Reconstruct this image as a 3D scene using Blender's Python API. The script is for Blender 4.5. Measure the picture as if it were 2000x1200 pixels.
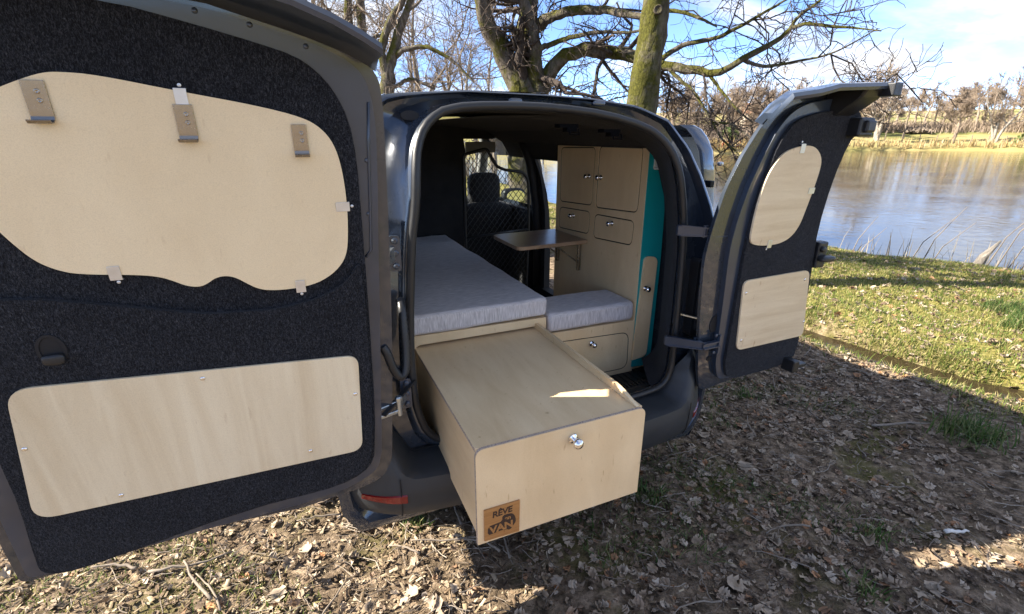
import bpy, bmesh, math, random
import numpy as np
from mathutils import Vector, Matrix
from mathutils.geometry import tessellate_polygon

for o in list(bpy.data.objects): bpy.data.objects.remove(o, do_unlink=True)
scene = bpy.context.scene
COL = scene.collection
R = math.radians

# ------------------------------------------------------------------ camera
cam_d = bpy.data.cameras.new('camera'); cam = bpy.data.objects.new('camera', cam_d); COL.objects.link(cam)
CAM = Vector((-0.854, -1.655, 1.720))
cr, cu, cf = Vector((0.917, -0.399, 0.001)), Vector((0.132, 0.306, 0.943)), Vector((0.377, 0.864, -0.333))
cf.normalize(); cr = (cr - cf * cr.dot(cf)).normalized(); cu = cr.cross(cf).normalized()
m = Matrix((cr, cu, -cf)).transposed().to_4x4(); m.translation = CAM
cam.matrix_world = m
cam_d.sensor_width = 36.0; cam_d.lens = 17.0
cam_d.clip_start = 0.05; cam_d.clip_end = 6000
scene.camera = cam

# ------------------------------------------------------------------ light
SUN_DIR = Vector((-1.40, 0.52, 1.0)).normalized()          # towards the sun
EL = math.asin(SUN_DIR.z); AZ = math.atan2(SUN_DIR.x, SUN_DIR.y)
sd = bpy.data.lights.new('sun', 'SUN'); so = bpy.data.objects.new('sun', sd); COL.objects.link(so)
sd.energy = 3.4; sd.angle = R(0.53); sd.color = (1.0, 0.91, 0.77)
so.rotation_euler = SUN_DIR.to_track_quat('Z', 'Y').to_euler(); so.location = (-8, 3, 9)

world = bpy.data.worlds.new('World'); scene.world = world; world.use_nodes = True
wt = world.node_tree; wt.nodes.clear()
def wn(t, **k):
    n = wt.nodes.new(t)
    for a, b in k.items(): setattr(n, a, b)
    return n
sky = wn('ShaderNodeTexSky', sky_type='NISHITA', sun_disc=False, sun_elevation=EL, sun_rotation=AZ % (2 * math.pi))
sky.air_density = 0.36; sky.dust_density = 0.10; sky.ozone_density = 3.0
tc = wn('ShaderNodeTexCoord'); sep = wn('ShaderNodeSeparateXYZ'); wt.links.new(tc.outputs['Generated'], sep.inputs[0])
zc = wn('ShaderNodeMath', operation='MAXIMUM'); wt.links.new(sep.outputs[2], zc.inputs[0]); zc.inputs[1].default_value = 0.0
za = wn('ShaderNodeMath', operation='ADD'); wt.links.new(zc.outputs[0], za.inputs[0]); za.inputs[1].default_value = 0.16
dx = wn('ShaderNodeMath', operation='DIVIDE'); dy = wn('ShaderNodeMath', operation='DIVIDE')
wt.links.new(sep.outputs[0], dx.inputs[0]); wt.links.new(za.outputs[0], dx.inputs[1])
wt.links.new(sep.outputs[1], dy.inputs[0]); wt.links.new(za.outputs[0], dy.inputs[1])
cmb = wn('ShaderNodeCombineXYZ'); wt.links.new(dx.outputs[0], cmb.inputs[0]); wt.links.new(dy.outputs[0], cmb.inputs[1])
mp = wn('ShaderNodeMapping'); mp.inputs['Rotation'].default_value = (0, 0, R(-28)); mp.inputs['Scale'].default_value = (0.62, 0.95, 1); mp.inputs['Location'].default_value = (3.1, 1.3, 0)
wt.links.new(cmb.outputs[0], mp.inputs[0])
n1 = wn('ShaderNodeTexNoise'); n1.inputs['Scale'].default_value = 1.05; n1.inputs['Detail'].default_value = 9; n1.inputs['Roughness'].default_value = 0.56; n1.inputs['Distortion'].default_value = 0.35
wt.links.new(mp.outputs[0], n1.inputs['Vector'])
rp = wn('ShaderNodeValToRGB'); wt.links.new(n1.outputs['Fac'], rp.inputs[0])
rp.color_ramp.elements[0].position = 0.44; rp.color_ramp.elements[0].color = (0, 0, 0, 1)
rp.color_ramp.elements[1].position = 0.63; rp.color_ramp.elements[1].color = (.86, 1, 1, 1)
n2 = wn('ShaderNodeTexNoise'); n2.inputs['Scale'].default_value = 2.3; n2.inputs['Detail'].default_value = 6; n2.inputs['Roughness'].default_value = 0.6
wt.links.new(mp.outputs[0], n2.inputs['Vector'])
rc = wn('ShaderNodeValToRGB'); wt.links.new(n2.outputs['Fac'], rc.inputs[0])
rc.color_ramp.elements[0].position = 0.36; rc.color_ramp.elements[0].color = (1.5, 1.66, 2.05, 1)
rc.color_ramp.elements[1].position = 0.60; rc.color_ramp.elements[1].color = (3.2, 3.15, 3.08, 1)
mixc = wn('ShaderNodeMixRGB'); wt.links.new(rp.outputs[0], mixc.inputs[0]); wt.links.new(sky.outputs[0], mixc.inputs[1]); wt.links.new(rc.outputs[0], mixc.inputs[2])
bg = wn('ShaderNodeBackground'); bg.inputs[1].default_value = 0.092; wt.links.new(mixc.outputs[0], bg.inputs[0])
wo = wn('ShaderNodeOutputWorld'); wt.links.new(bg.outputs[0], wo.inputs[0])

vs = scene.view_settings
vs.view_transform = 'Standard'; vs.look = 'None'; vs.gamma = 1.0; vs.use_curve_mapping = False
vs.exposure = 2.5
scene.render.engine = 'CYCLES'
try:
    scene.cycles.max_bounces = 10; scene.cycles.diffuse_bounces = 6; scene.cycles.transparent_max_bounces = 12
    scene.cycles.caustics_reflective = False; scene.cycles.caustics_refractive = False
except Exception: pass

# ------------------------------------------------------------------ helpers
rng = np.random.default_rng(11); random.seed(5)
WP = {}
def mesh_np(name, V, F, mat=None, smooth=False):
    V = np.asarray(V, dtype=np.float32).reshape(-1, 3); F = np.asarray(F, dtype=np.int32)
    k = F.shape[1]; me = bpy.data.meshes.new(name)
    me.vertices.add(len(V)); me.vertices.foreach_set('co', V.ravel())
    me.loops.add(F.size); me.loops.foreach_set('vertex_index', F.ravel())
    me.polygons.add(len(F)); me.polygons.foreach_set('loop_start', np.arange(0, F.size, k, dtype=np.int32))
    try: me.polygons.foreach_set('loop_total', np.full(len(F), k, dtype=np.int32))
    except Exception: pass
    if smooth: me.polygons.foreach_set('use_smooth', np.ones(len(F), dtype=bool))
    me.update(calc_edges=True); me.validate()
    if mat: me.materials.append(mat)
    return me
def link(o, parent=None, w=None):
    COL.objects.link(o)
    w = Vector(w) if w is not None else Vector((0, 0, 0)); WP[o] = w
    if parent is not None:
        o.parent = parent; o.location = w - WP[parent]
    else: o.location = w
    return o
def thing(name, label, cat, loc=(0, 0, 0), group=None):
    o = bpy.data.objects.new(name, None); o.empty_display_size = 0.2; link(o, None, loc)
    o['label'] = label; o['category'] = cat
    if group: o['group'] = group
    return o
def tag(o, label, cat, group=None):
    o['label'] = label; o['category'] = cat
    if group: o['group'] = group
    return o
def part(name, verts, faces, mat, parent=None, smooth=False, bevel=0, segs=2, fix=True, mats=None, midx=None, angle=None):
    v = [Vector(p) for p in verts]
    lo = Vector((min(p.x for p in v), min(p.y for p in v), min(p.z for p in v))); hi = Vector((max(p.x for p in v), max(p.y for p in v), max(p.z for p in v)))
    c = Vector(((lo.x + hi.x) / 2, (lo.y + hi.y) / 2, lo.z))
    me = bpy.data.meshes.new(name); me.from_pydata([p - c for p in v], [], [list(f) for f in faces])
    if mats:
        for mm in mats: me.materials.append(mm)
    else: me.materials.append(mat)
    if midx:
        for p, i in zip(me.polygons, midx): p.material_index = i
    if fix:
        b = bmesh.new(); b.from_mesh(me); bmesh.ops.remove_doubles(b, verts=b.verts, dist=1e-6); bmesh.ops.recalc_face_normals(b, faces=b.faces); b.to_mesh(me); b.free()
    if smooth:
        for p in me.polygons: p.use_smooth = True
        if angle is not None:
            try: me.set_sharp_from_angle(angle=angle)
            except Exception: pass
    o = bpy.data.objects.new(name, me); link(o, parent, c)
    if bevel:
        bm_ = o.modifiers.new('bevel', 'BEVEL'); bm_.width = bevel; bm_.segments = segs; bm_.limit_method = 'ANGLE'; bm_.angle_limit = R(40)
    return o
class MB:
    def __init__(s): s.v = []; s.f = []
    def add(s, v, f):
        n = len(s.v); s.v += [tuple(p) for p in v]; s.f += [tuple(i + n for i in q) for q in f]; return s
    def box(s, x0, x1, y0, y1, z0, z1):
        return s.add([(x0, y0, z0), (x1, y0, z0), (x1, y1, z0), (x0, y1, z0), (x0, y0, z1), (x1, y0, z1), (x1, y1, z1), (x0, y1, z1)],
                     [(0, 3, 2, 1), (4, 5, 6, 7), (0, 1, 5, 4), (1, 2, 6, 5), (2, 3, 7, 6), (3, 0, 4, 7)])
    def bar(s, a, b, w, h=None, up=(0, 0, 1)):
        a, b = Vector(a), Vector(b); h = h or w; d = (b - a).normalized(); u = Vector(up)
        if abs(d.dot(u)) > .95: u = Vector((1, 0, 0))
        sx = d.cross(u).normalized() * w / 2; sy = sx.cross(d).normalized() * h / 2
        P = [p + i * sx + j * sy for p in (a, b) for i, j in ((-1, -1), (1, -1), (1, 1), (-1, 1))]
        return s.add(P, [(0, 3, 2, 1), (4, 5, 6, 7), (0, 1, 5, 4), (1, 2, 6, 5), (2, 3, 7, 6), (3, 0, 4, 7)])
    def tube(s, pts, r, k=8, closed=False, caps=True):
        pts = [Vector(p) for p in pts]; n = len(pts); rr = r if isinstance(r, (list, tuple)) else [r] * n
        V = []; ref = None
        for i, p in enumerate(pts):
            if closed: t = (pts[(i + 1) % n] - pts[i - 1]).normalized()
            else: t = (pts[min(i + 1, n - 1)] - pts[max(i - 1, 0)]).normalized()
            if ref is None:
                ref = t.orthogonal().normalized()
            ref = (ref - t * ref.dot(t)); ref = ref.normalized() if ref.length > 1e-6 else t.orthogonal().normalized()
            b = t.cross(ref)
            V += [p + rr[i] * (math.cos(2 * math.pi * j / k) * ref + math.sin(2 * math.pi * j / k) * b) for j in range(k)]
        F = []
        for i in range(n if closed else n - 1):
            for j in range(k):
                a = i * k + j; b_ = i * k + (j + 1) % k; i2 = (i + 1) % n
                F.append((a, b_, i2 * k + (j + 1) % k, i2 * k + j))
        if caps and not closed: F += [tuple(range(k - 1, -1, -1)), tuple((n - 1) * k + j for j in range(k))]
        return s.add(V, F)
    def lathe(s, prof, c, axis, k=20):
        c = Vector(c); ax = Vector(axis).normalized(); u = ax.orthogonal().normalized(); w = ax.cross(u); V = []; F = []
        for r, h in prof:
            V += [c + ax * h + max(r, 1e-5) * (math.cos(2 * math.pi * j / k) * u + math.sin(2 * math.pi * j / k) * w) for j in range(k)]
        n = len(prof)
        for i in range(n - 1):
            for j in range(k): F.append((i * k + j, i * k + (j + 1) % k, (i + 1) * k + (j + 1) % k, (i + 1) * k + j))
        F += [tuple(range(k - 1, -1, -1)), tuple((n - 1) * k + j for j in range(k))]
        return s.add(V, F)
    def plate(s, loops, w0, w1, fn):
        base = len(s.v); tl = [[Vector((p[0], p[1], 0)) for p in L] for L in loops]
        tri = tessellate_polygon(tl); flat = [p for L in loops for p in L]; n = len(flat)
        V = [fn(p[0], p[1], w1) for p in flat] + [fn(p[0], p[1], w0) for p in flat]
        F = [tuple(t) for t in tri] + [tuple(i + n for i in reversed(t)) for t in tri]
        o = 0
        for L in loops:
            k = len(L)
            for i in range(k): F.append((o + i, o + (i + 1) % k, n + o + (i + 1) % k, n + o + i))
            o += k
        return s.add(V, F)
    def sup(s, c, size, e=0.35, nu=20, nv=12, rot=None):
        def sg(x, p): return math.copysign(abs(x) ** p, x)
        c = Vector(c); V = []; F = []
        for i in range(nv + 1):
            ph = -math.pi / 2 + math.pi * i / nv
            for j in range(nu):
                th = 2 * math.pi * j / nu
                p = Vector((size[0] * sg(math.cos(ph), e) * sg(math.cos(th), e), size[1] * sg(math.cos(ph), e) * sg(math.sin(th), e), size[2] * sg(math.sin(ph), e)))
                if rot is not None: p = rot @ p
                V.append(c + p)
        for i in range(nv):
            for j in range(nu): F.append((i * nu + j, i * nu + (j + 1) % nu, (i + 1) * nu + (j + 1) % nu, (i + 1) * nu + j))
        return s.add(V, F)
    def build(s, name, mat, parent=None, **k): return part(name, s.v, s.f, mat, parent, **k)
def rnd(pts, r, n=6):
    out = []; N = len(pts)
    for i in range(N):
        p = Vector(pts[i][:2]); a = Vector(pts[i - 1][:2]); b = Vector(pts[(i + 1) % N][:2])
        rr = r[i] if isinstance(r, (list, tuple)) else r
        if rr < 1e-5: out.append((p.x, p.y)); continue
        da = (a - p).normalized(); db = (b - p).normalized(); q0 = p + da * rr; q1 = p + db * rr
        for k in range(n + 1):
            t = k / n; q = q0 * (1 - t) ** 2 + p * 2 * t * (1 - t) + q1 * t * t; out.append((q.x, q.y))
    return out
def rect(x0, x1, z0, z1, r=0.0, n=6): return rnd([(x0, z0), (x1, z0), (x1, z1), (x0, z1)], r, n)
def chaikin(L, it=2):
    for _ in range(it):
        o = []
        for i in range(len(L)):
            a, b = L[i], L[(i + 1) % len(L)]
            o += [(a[0] * .75 + b[0] * .25, a[1] * .75 + b[1] * .25), (a[0] * .25 + b[0] * .75, a[1] * .25 + b[1] * .75)]
        L = o
    return L
def soft(L, step=.035, it=2):
    o = []
    for i in range(len(L)):
        a, b = L[i], L[(i + 1) % len(L)]; n = max(1, int(math.hypot(b[0] - a[0], b[1] - a[1]) / step)); o += [(a[0] + (b[0] - a[0]) * k / n, a[1] + (b[1] - a[1]) * k / n) for k in range(n)]
    return chaikin(o, it)
def inset(L, d):
    cx = sum(p[0] for p in L) / len(L); N = len(L); out = []
    area = sum(L[i][0] * L[(i + 1) % N][1] - L[(i + 1) % N][0] * L[i][1] for i in range(N)); s = 1 if area > 0 else -1
    for i in range(N):
        a, b = Vector(L[i - 1]), Vector(L[(i + 1) % N]); t = (b - a)
        if t.length < 1e-9: out.append(L[i]); continue
        t.normalize(); n = Vector((-t.y, t.x)) * s; out.append((L[i][0] + n.x * d, L[i][1] + n.y * d))
    return out

# ------------------------------------------------------------------ materials
def nmat(name):
    mt = bpy.data.materials.new(name); mt.use_nodes = True; t = mt.node_tree; b = t.nodes['Principled BSDF']
    def N(ty, **k):
        n = t.nodes.new(ty)
        for a, v in k.items():
            if hasattr(n, a): setattr(n, a, v)
        return n
    return mt, t, b, N
def setp(b, **k):
    mp_ = dict(rough='Roughness', metal='Metallic', coat='Coat Weight', coatr='Coat Roughness', spec='Specular IOR Level', sheen='Sheen Weight', trans='Transmission Weight', ior='IOR')
    for a, v in k.items():
        if a == 'col': b.inputs['Base Color'].default_value = (*v, 1)
        elif mp_[a] in b.inputs: b.inputs[mp_[a]].default_value = v
def ramp(N, t, src, stops):
    r = N('ShaderNodeValToRGB'); cr_ = r.color_ramp
    while len(cr_.elements) < len(stops): cr_.elements.new(0.5)
    for e, (p, c) in zip(cr_.elements, stops): e.position = p; e.color = (*c, 1) if len(c) == 3 else c
    t.links.new(src, r.inputs[0]); return r
def noise(N, t, scale, detail=4, rough=.55, vec=None, dist=0):
    n = N('ShaderNodeTexNoise'); n.inputs['Scale'].default_value = scale; n.inputs['Detail'].default_value = detail; n.inputs['Roughness'].default_value = rough; n.inputs['Distortion'].default_value = dist
    if vec is not None: t.links.new(vec, n.inputs['Vector'])
    return n
def coords(N, t, kind='Object', scale=(1, 1, 1), rot=(0, 0, 0), loc=(0, 0, 0)):
    c = N('ShaderNodeTexCoord'); mpp = N('ShaderNodeMapping'); mpp.inputs['Scale'].default_value = scale; mpp.inputs['Rotation'].default_value = rot; mpp.inputs['Location'].default_value = loc
    t.links.new(c.outputs[kind], mpp.inputs[0]); return mpp.outputs[0]
def bump(N, t, b, src, strength, dist=0.01):
    bp = N('ShaderNodeBump'); bp.inputs['Strength'].default_value = strength; bp.inputs['Distance'].default_value = dist
    t.links.new(src, bp.inputs['Height']); t.links.new(bp.outputs[0], b.inputs['Normal']); return bp
def simple(name, col, rough=.5, metal=0, var=.12, vs_=14, bmp=0, bs=120, **k):
    mt, t, b, N = nmat(name); setp(b, col=col, rough=rough, metal=metal, **k)
    v = coords(N, t)
    n = noise(N, t, vs_, 5, .6, v)
    r = ramp(N, t, n.outputs['Fac'], [(.3, tuple(c * (1 - var) for c in col)), (.7, tuple(min(1, c * (1 + var)) for c in col))])
    t.links.new(r.outputs[0], b.inputs['Base Color'])
    rr = ramp(N, t, n.outputs['Fac'], [(.3, (rough * .85,) * 3), (.7, (min(1, rough * 1.15),) * 3)]); t.links.new(rr.outputs[0], b.inputs['Roughness'])
    if bmp:
        n2_ = noise(N, t, bs, 4, .6, v); bump(N, t, b, n2_.outputs['Fac'], bmp, .004)
    return mt
def wood(name, a, c, scale=(1.2, 1.2, 22), rot=(0, 0, 0), knots=True, rough=.42, seed=0., streak=.5, fleck=.55):
    mt, t, b, N = nmat(name); setp(b, rough=rough, spec=.35, coat=.15, coatr=.25)
    v = coords(N, t, 'Object', scale, rot, (seed, seed * 1.7, seed * .6)); v0 = coords(N, t, 'Object', (1, 1, 1), (0, 0, 0), (seed * 2.1, seed, -seed))
    n = noise(N, t, 2.2, 6, .6, v, .6); n2_ = noise(N, t, 1.6, 4, .5, v0, .4); n3 = noise(N, t, 420, 2, .5, v0)
    r = ramp(N, t, n.outputs['Fac'], [(.25, c), (.75, a)])
    mixv = N('ShaderNodeMixRGB', blend_type='MULTIPLY'); mixv.inputs[0].default_value = streak
    r2 = ramp(N, t, n2_.outputs['Fac'], [(.3, (.80, .76, .70)), (.65, (1.06, 1.05, 1.04))]); t.links.new(r.outputs[0], mixv.inputs[1]); t.links.new(r2.outputs[0], mixv.inputs[2])
    m2 = N('ShaderNodeMixRGB', blend_type='MULTIPLY'); m2.inputs[0].default_value = .35
    r3 = ramp(N, t, n3.outputs['Fac'], [(.3, (.72, .70, .66)), (.6, (1, 1, 1))]); t.links.new(mixv.outputs[0], m2.inputs[1]); t.links.new(r3.outputs[0], m2.inputs[2])
    out = m2.outputs[0]
    if knots:
        vk = N('ShaderNodeTexVoronoi'); vk.inputs['Scale'].default_value = 5.5; t.links.new(v0, vk.inputs['Vector'])
        rk = ramp(N, t, vk.outputs['Distance'], [(.012, (.45, .32, .2)), (.045, (1, 1, 1))]); m3 = N('ShaderNodeMixRGB', blend_type='MULTIPLY'); m3.inputs[0].default_value = .55
        t.links.new(out, m3.inputs[1]); t.links.new(rk.outputs[0], m3.inputs[2]); out = m3.outputs[0]
    vfl = coords(N, t, 'Object', (70, 70, 16), (0, 0, 0), (seed, 0, seed)); nfl = noise(N, t, 1, 2, .5, vfl); rfl = ramp(N, t, nfl.outputs['Fac'], [(.70, (1, 1, 1)), (.76, (.62, .50, .38))])
    m4 = N('ShaderNodeMixRGB', blend_type='MULTIPLY'); m4.inputs[0].default_value = fleck; t.links.new(out, m4.inputs[1]); t.links.new(rfl.outputs[0], m4.inputs[2]); out = m4.outputs[0]
    t.links.new(out, b.inputs['Base Color']); bump(N, t, b, n.outputs['Fac'], .06, .002)
    return mt
M = {}
M['paint'] = simple('body_paint', (.036, .047, .066), .26, .30, .06, 6, coat=1.0, coatr=.04)
M['paint_in'] = simple('door_inner_paint', (.030, .043, .068), .34, .05, .14, 7, coat=.6, coatr=.07)
def carpet_mat():
    mt, t, b, N = nmat('charcoal_carpet'); setp(b, rough=.95, sheen=.08, spec=.1)
    v = coords(N, t, 'Object'); vf = coords(N, t, 'Object', (1, 1, .42), (0, R(35), 0)); n = noise(N, t, 340, 3, .7, vf, 1.2); n2_ = noise(N, t, 5, 5, .65, v)
    r = ramp(N, t, n.outputs['Fac'], [(.34, (.004, .0045, .006)), (.50, (.014, .0155, .020)), (.62, (.046, .049, .058)), (.76, (.10, .105, .12))])
    mm = N('ShaderNodeMixRGB', blend_type='MULTIPLY'); mm.inputs[0].default_value = .6
    r2 = ramp(N, t, n2_.outputs['Fac'], [(.3, (.55, .56, .60)), (.7, (1.2, 1.2, 1.2))]); t.links.new(r.outputs[0], mm.inputs[1]); t.links.new(r2.outputs[0], mm.inputs[2])
    t.links.new(mm.outputs[0], b.inputs['Base Color']); bump(N, t, b, n.outputs['Fac'], .9, .004); return mt
M['carpet'] = carpet_mat()
BIR, BIRD = (.89, .70, .44), (.77, .57, .33)
M['ply'] = wood('birch_plywood', BIR, BIRD, (3.0, 3.0, 1.1), knots=True, seed=1.3, streak=.75)
M['ply_h'] = wood('birch_plywood_across', BIR, BIRD, (9, 1.6, 9), knots=True, seed=4.2, streak=.75)
M['ply_pale'] = wood('poplar_plywood', (.87, .77, .565), (.67, .54, .35), (7, 2, .5), knots=False, seed=2.2, streak=.4, fleck=.25)
M['ply_up'] = wood('plain_plywood', (.88, .735, .495), (.81, .66, .43), (3, 3, 2), knots=False, seed=6.2, streak=.3, fleck=.18)
M['ply_grain'] = wood('figured_plywood', (.89, .76, .545), (.69, .54, .345), (1.2, 1.2, 11), knots=False, seed=8.4, streak=.45)
M['table'] = wood('walnut_laminate', (.46, .32, .205), (.34, .22, .135), (3, 20, 3), knots=False, rough=.3, seed=3.1)
M['bamboo'] = wood('bamboo_plaque', (.50, .25, .085), (.30, .13, .04), (1.5, 1.5, 60), knots=False, seed=5.1)
def edge_mat():
    mt, t, b, N = nmat('plywood_edge'); setp(b, rough=.55)
    v = coords(N, t, 'Object', (1, 1, 1)); n = noise(N, t, 260, 2, .6, v)
    r = ramp(N, t, n.outputs['Fac'], [(.35, (.20, .14, .13)), (.5, (.42, .33, .27)), (.65, (.60, .48, .36))]); t.links.new(r.outputs[0], b.inputs['Base Color']); return mt
M['edge'] = edge_mat()
M['groove'] = simple('groove_shadow_gap', (.03, .022, .016), .8)  # dark gap colour: browned cut edges plus painted-in gap shade
def fabric_mat():
    mt, t, b, N = nmat('grey_melange_fabric'); setp(b, rough=.92, sheen=.3, spec=.2)
    v = coords(N, t, 'Object', (24, 330, 330)); v2 = coords(N, t, 'Object', (330, 330, 22))
    n = noise(N, t, 1, 2, .5, v); n2_ = noise(N, t, 1, 2, .5, v2)
    gg = N('ShaderNodeNewGeometry'); sx = N('ShaderNodeSeparateXYZ'); t.links.new(gg.outputs['Normal'], sx.inputs[0]); ab = N('ShaderNodeMath', operation='ABSOLUTE'); t.links.new(sx.outputs[2], ab.inputs[0])
    hl = N('ShaderNodeMixRGB'); t.links.new(ab.outputs[0], hl.inputs[0]); t.links.new(n2_.outputs['Fac'], hl.inputs[1]); t.links.new(n.outputs['Fac'], hl.inputs[2])
    r = ramp(N, t, hl.outputs[0], [(.26, (.40, .36, .35)), (.5, (.60, .555, .54)), (.74, (.80, .75, .73))]); t.links.new(r.outputs[0], b.inputs['Base Color'])
    bump(N, t, b, hl.outputs[0], .5, .003); return mt
M['fabric'] = fabric_mat()
M['teal'] = simple('teal_laminate', (.008, .32, .325), .32, 0, .05, 5, coat=.3, coatr=.2)
M['chrome'] = simple('polished_chrome', (.82, .82, .83), .07, 1, .02)
M['steel'] = simple('brushed_steel', (.36, .325, .28), .26, 1, .03, 30)
M['alu'] = simple('pale_metal_clip', (.68, .69, .70), .35, .75, .08, 40)
M['zinc'] = simple('zinc_plated_steel', (.50, .54, .56), .3, .9, .12, 40)
M['bplastic'] = simple('black_plastic', (.013, .014, .016), .42, 0, .15, 30, .12, 700)
M['gplastic'] = simple('dark_grey_bumper_plastic', (.027, .030, .034), .50, 0, .10, 12, .10, 900)
M['rubber'] = simple('black_rubber', (.014, .015, .017), .45, 0, .15, 20)
M['black'] = simple('cab_black_trim', (.008, .008, .010), .75, 0, .2, 9)
M['vblack'] = simple('matt_black_latch', (.003, .003, .0035), .9, 0, .1, spec=.05)
M['seatf'] = simple('black_seat_cloth', (.012, .012, .014), .9, 0, .25, 40, .2, 500)
M['greytrim'] = simple('pale_grey_cab_trim', (.22, .22, .21), .75, 0, .06, 8)
M['red'] = simple('red_reflector', (.20, .004, .006), .12, 0, .25, 60, .3, 500, coat=.8, coatr=.05)
M['white'] = simple('white_plastic', (.62, .60, .55), .4, 0, .04)
M['rim'] = simple('alloy_rim', (.35, .35, .36), .3, .9, .06)
M['tyre'] = simple('tyre_rubber', (.018, .018, .018), .8, 0, .2, 20, .2, 80)
M['ink'] = simple('burnt_engraving', (.045, .022, .012), .8)
def glass_mat():
    mt, t, b, N = nmat('window_glass'); out = t.nodes['Material Output']; t.nodes.remove(b)
    tr = N('ShaderNodeBsdfTransparent'); tr.inputs[0].default_value = (.86, .90, .89, 1); gl = N('ShaderNodeBsdfGlossy'); gl.inputs['Roughness'].default_value = .01
    fr = N('ShaderNodeLayerWeight'); pw = N('ShaderNodeMath', operation='POWER'); t.links.new(fr.outputs['Facing'], pw.inputs[0]); pw.inputs[1].default_value = 4.5; ad = N('ShaderNodeMath', operation='MULTIPLY_ADD'); t.links.new(pw.outputs[0], ad.inputs[0]); ad.inputs[1].default_value = .8; ad.inputs[2].default_value = .045; mx = N('ShaderNodeMixShader'); t.links.new(ad.outputs[0], mx.inputs[0]); t.links.new(tr.outputs[0], mx.inputs[1]); t.links.new(gl.outputs[0], mx.inputs[2]); t.links.new(mx.outputs[0], out.inputs[0]); return mt
M['glass'] = glass_mat()
M['mirror'] = simple('mirror_glass', (.75, .8, .85), .02, 1, .01)
def bark_mat(name, dark, light, moss, mossamt, sc=1.0, mosscol=(.082, .080, .014)):
    mt, t, b, N = nmat(name); setp(b, rough=.9, spec=.2)
    v = coords(N, t, 'Object', (1, 1, .35)); v1 = coords(N, t, 'Object')
    n = noise(N, t, 16 * sc, 8, .7, v, .8); r = ramp(N, t, n.outputs['Fac'], [(.35, dark), (.62, light)])
    out = r.outputs[0]
    if moss:
        nm = noise(N, t, 2.6 * sc, 6, .68, v1, .3); gg = N('ShaderNodeNewGeometry'); dt = N('ShaderNodeVectorMath', operation='DOT_PRODUCT'); t.links.new(gg.outputs['Normal'], dt.inputs[0]); dt.inputs[1].default_value = (-.75, -.25, .45)
        ma = N('ShaderNodeMath', operation='MULTIPLY_ADD'); t.links.new(dt.outputs['Value'], ma.inputs[0]); ma.inputs[1].default_value = .16; t.links.new(nm.outputs['Fac'], ma.inputs[2]); rm = ramp(N, t, ma.outputs[0], [(mossamt - .06, (0, 0, 0)), (mossamt + .06, (1, 1, 1))])
        n3 = noise(N, t, 40 * sc, 5, .7, v1); rc_ = ramp(N, t, n3.outputs['Fac'], [(.3, tuple(c * .35 for c in mosscol)), (.7, tuple(c * 1.4 for c in mosscol))])
        mx = N('ShaderNodeMixRGB'); t.links.new(rm.outputs[0], mx.inputs[0]); t.links.new(out, mx.inputs[1]); t.links.new(rc_.outputs[0], mx.inputs[2]); out = mx.outputs[0]
    t.links.new(out, b.inputs['Base Color']); bump(N, t, b, n.outputs['Fac'], 1.0, .05 / sc); return mt
M['bark'] = bark_mat('oak_bark', (.045, .036, .028), (.19, .165, .135), True, .60)
M['bark_moss'] = bark_mat('mossy_bark', (.05, .042, .030), (.16, .14, .10), True, .575)
M['limb'] = bark_mat('limb_bark', (.04, .032, .026), (.125, .105, .085), True, .60)
M['twig'] = bark_mat('twig_bark', (.035, .027, .024), (.095, .075, .062), False, 0)
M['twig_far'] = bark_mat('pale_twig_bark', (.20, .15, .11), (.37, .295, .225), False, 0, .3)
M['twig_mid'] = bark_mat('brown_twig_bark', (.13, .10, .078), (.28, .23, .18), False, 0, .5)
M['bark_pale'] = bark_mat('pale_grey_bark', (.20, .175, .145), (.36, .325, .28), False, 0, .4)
def island_mat(name, stops, rough=.85, trans=0.0, spec=.2):
    mt, t, b, N = nmat(name); setp(b, rough=rough, spec=spec); g = N('ShaderNodeNewGeometry')
    r = ramp(N, t, g.outputs['Random Per Island'], stops); v = coords(N, t, 'Object'); n = noise(N, t, 60, 3, .6, v)
    mx = N('ShaderNodeMixRGB', blend_type='MULTIPLY'); mx.inputs[0].default_value = .5; r2 = ramp(N, t, n.outputs['Fac'], [(.3, (.6, .6, .6)), (.7, (1.15, 1.15, 1.15))])
    t.links.new(r.outputs[0], mx.inputs[1]); t.links.new(r2.outputs[0], mx.inputs[2]); t.links.new(mx.outputs[0], b.inputs['Base Color'])
    if trans:
        out = t.nodes['Material Output']; tl = N('ShaderNodeBsdfTranslucent'); t.links.new(mx.outputs[0], tl.inputs[0]); ms = N('ShaderNodeMixShader'); ms.inputs[0].default_value = trans
        t.links.new(b.outputs[0], ms.inputs[1]); t.links.new(tl.outputs[0], ms.inputs[2]); t.links.new(ms.outputs[0], out.inputs[0])
    return mt
M['leaf'] = island_mat('dead_oak_leaf', [(0, (.10, .068, .046)), (.3, (.25, .185, .128)), (.55, (.39, .305, .22)), (.8, (.52, .43, .33)), (.94, (.31, .185, .11)), (1, (.45, .23, .11))], .7, .12)
M['chip'] = island_mat('wood_chip', [(0, (.06, .04, .026)), (.4, (.17, .12, .075)), (.75, (.32, .245, .155)), (1, (.55, .45, .31))], .85)
M['stick'] = island_mat('dry_stick', [(0, (.10, .075, .055)), (.5, (.22, .18, .14)), (1, (.36, .31, .25))], .85)
M['grass'] = island_mat('grass_blade', [(0, (.05, .10, .018)), (.35, (.13, .18, .035)), (.65, (.27, .26, .075)), (1, (.48, .41, .20))], .6, .3)
M['grass_green'] = island_mat('green_grass_blade', [(0, (.04, .085, .02)), (.5, (.085, .14, .034)), (.8, (.17, .20, .07)), (1, (.30, .27, .13))], .55, .3)
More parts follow.
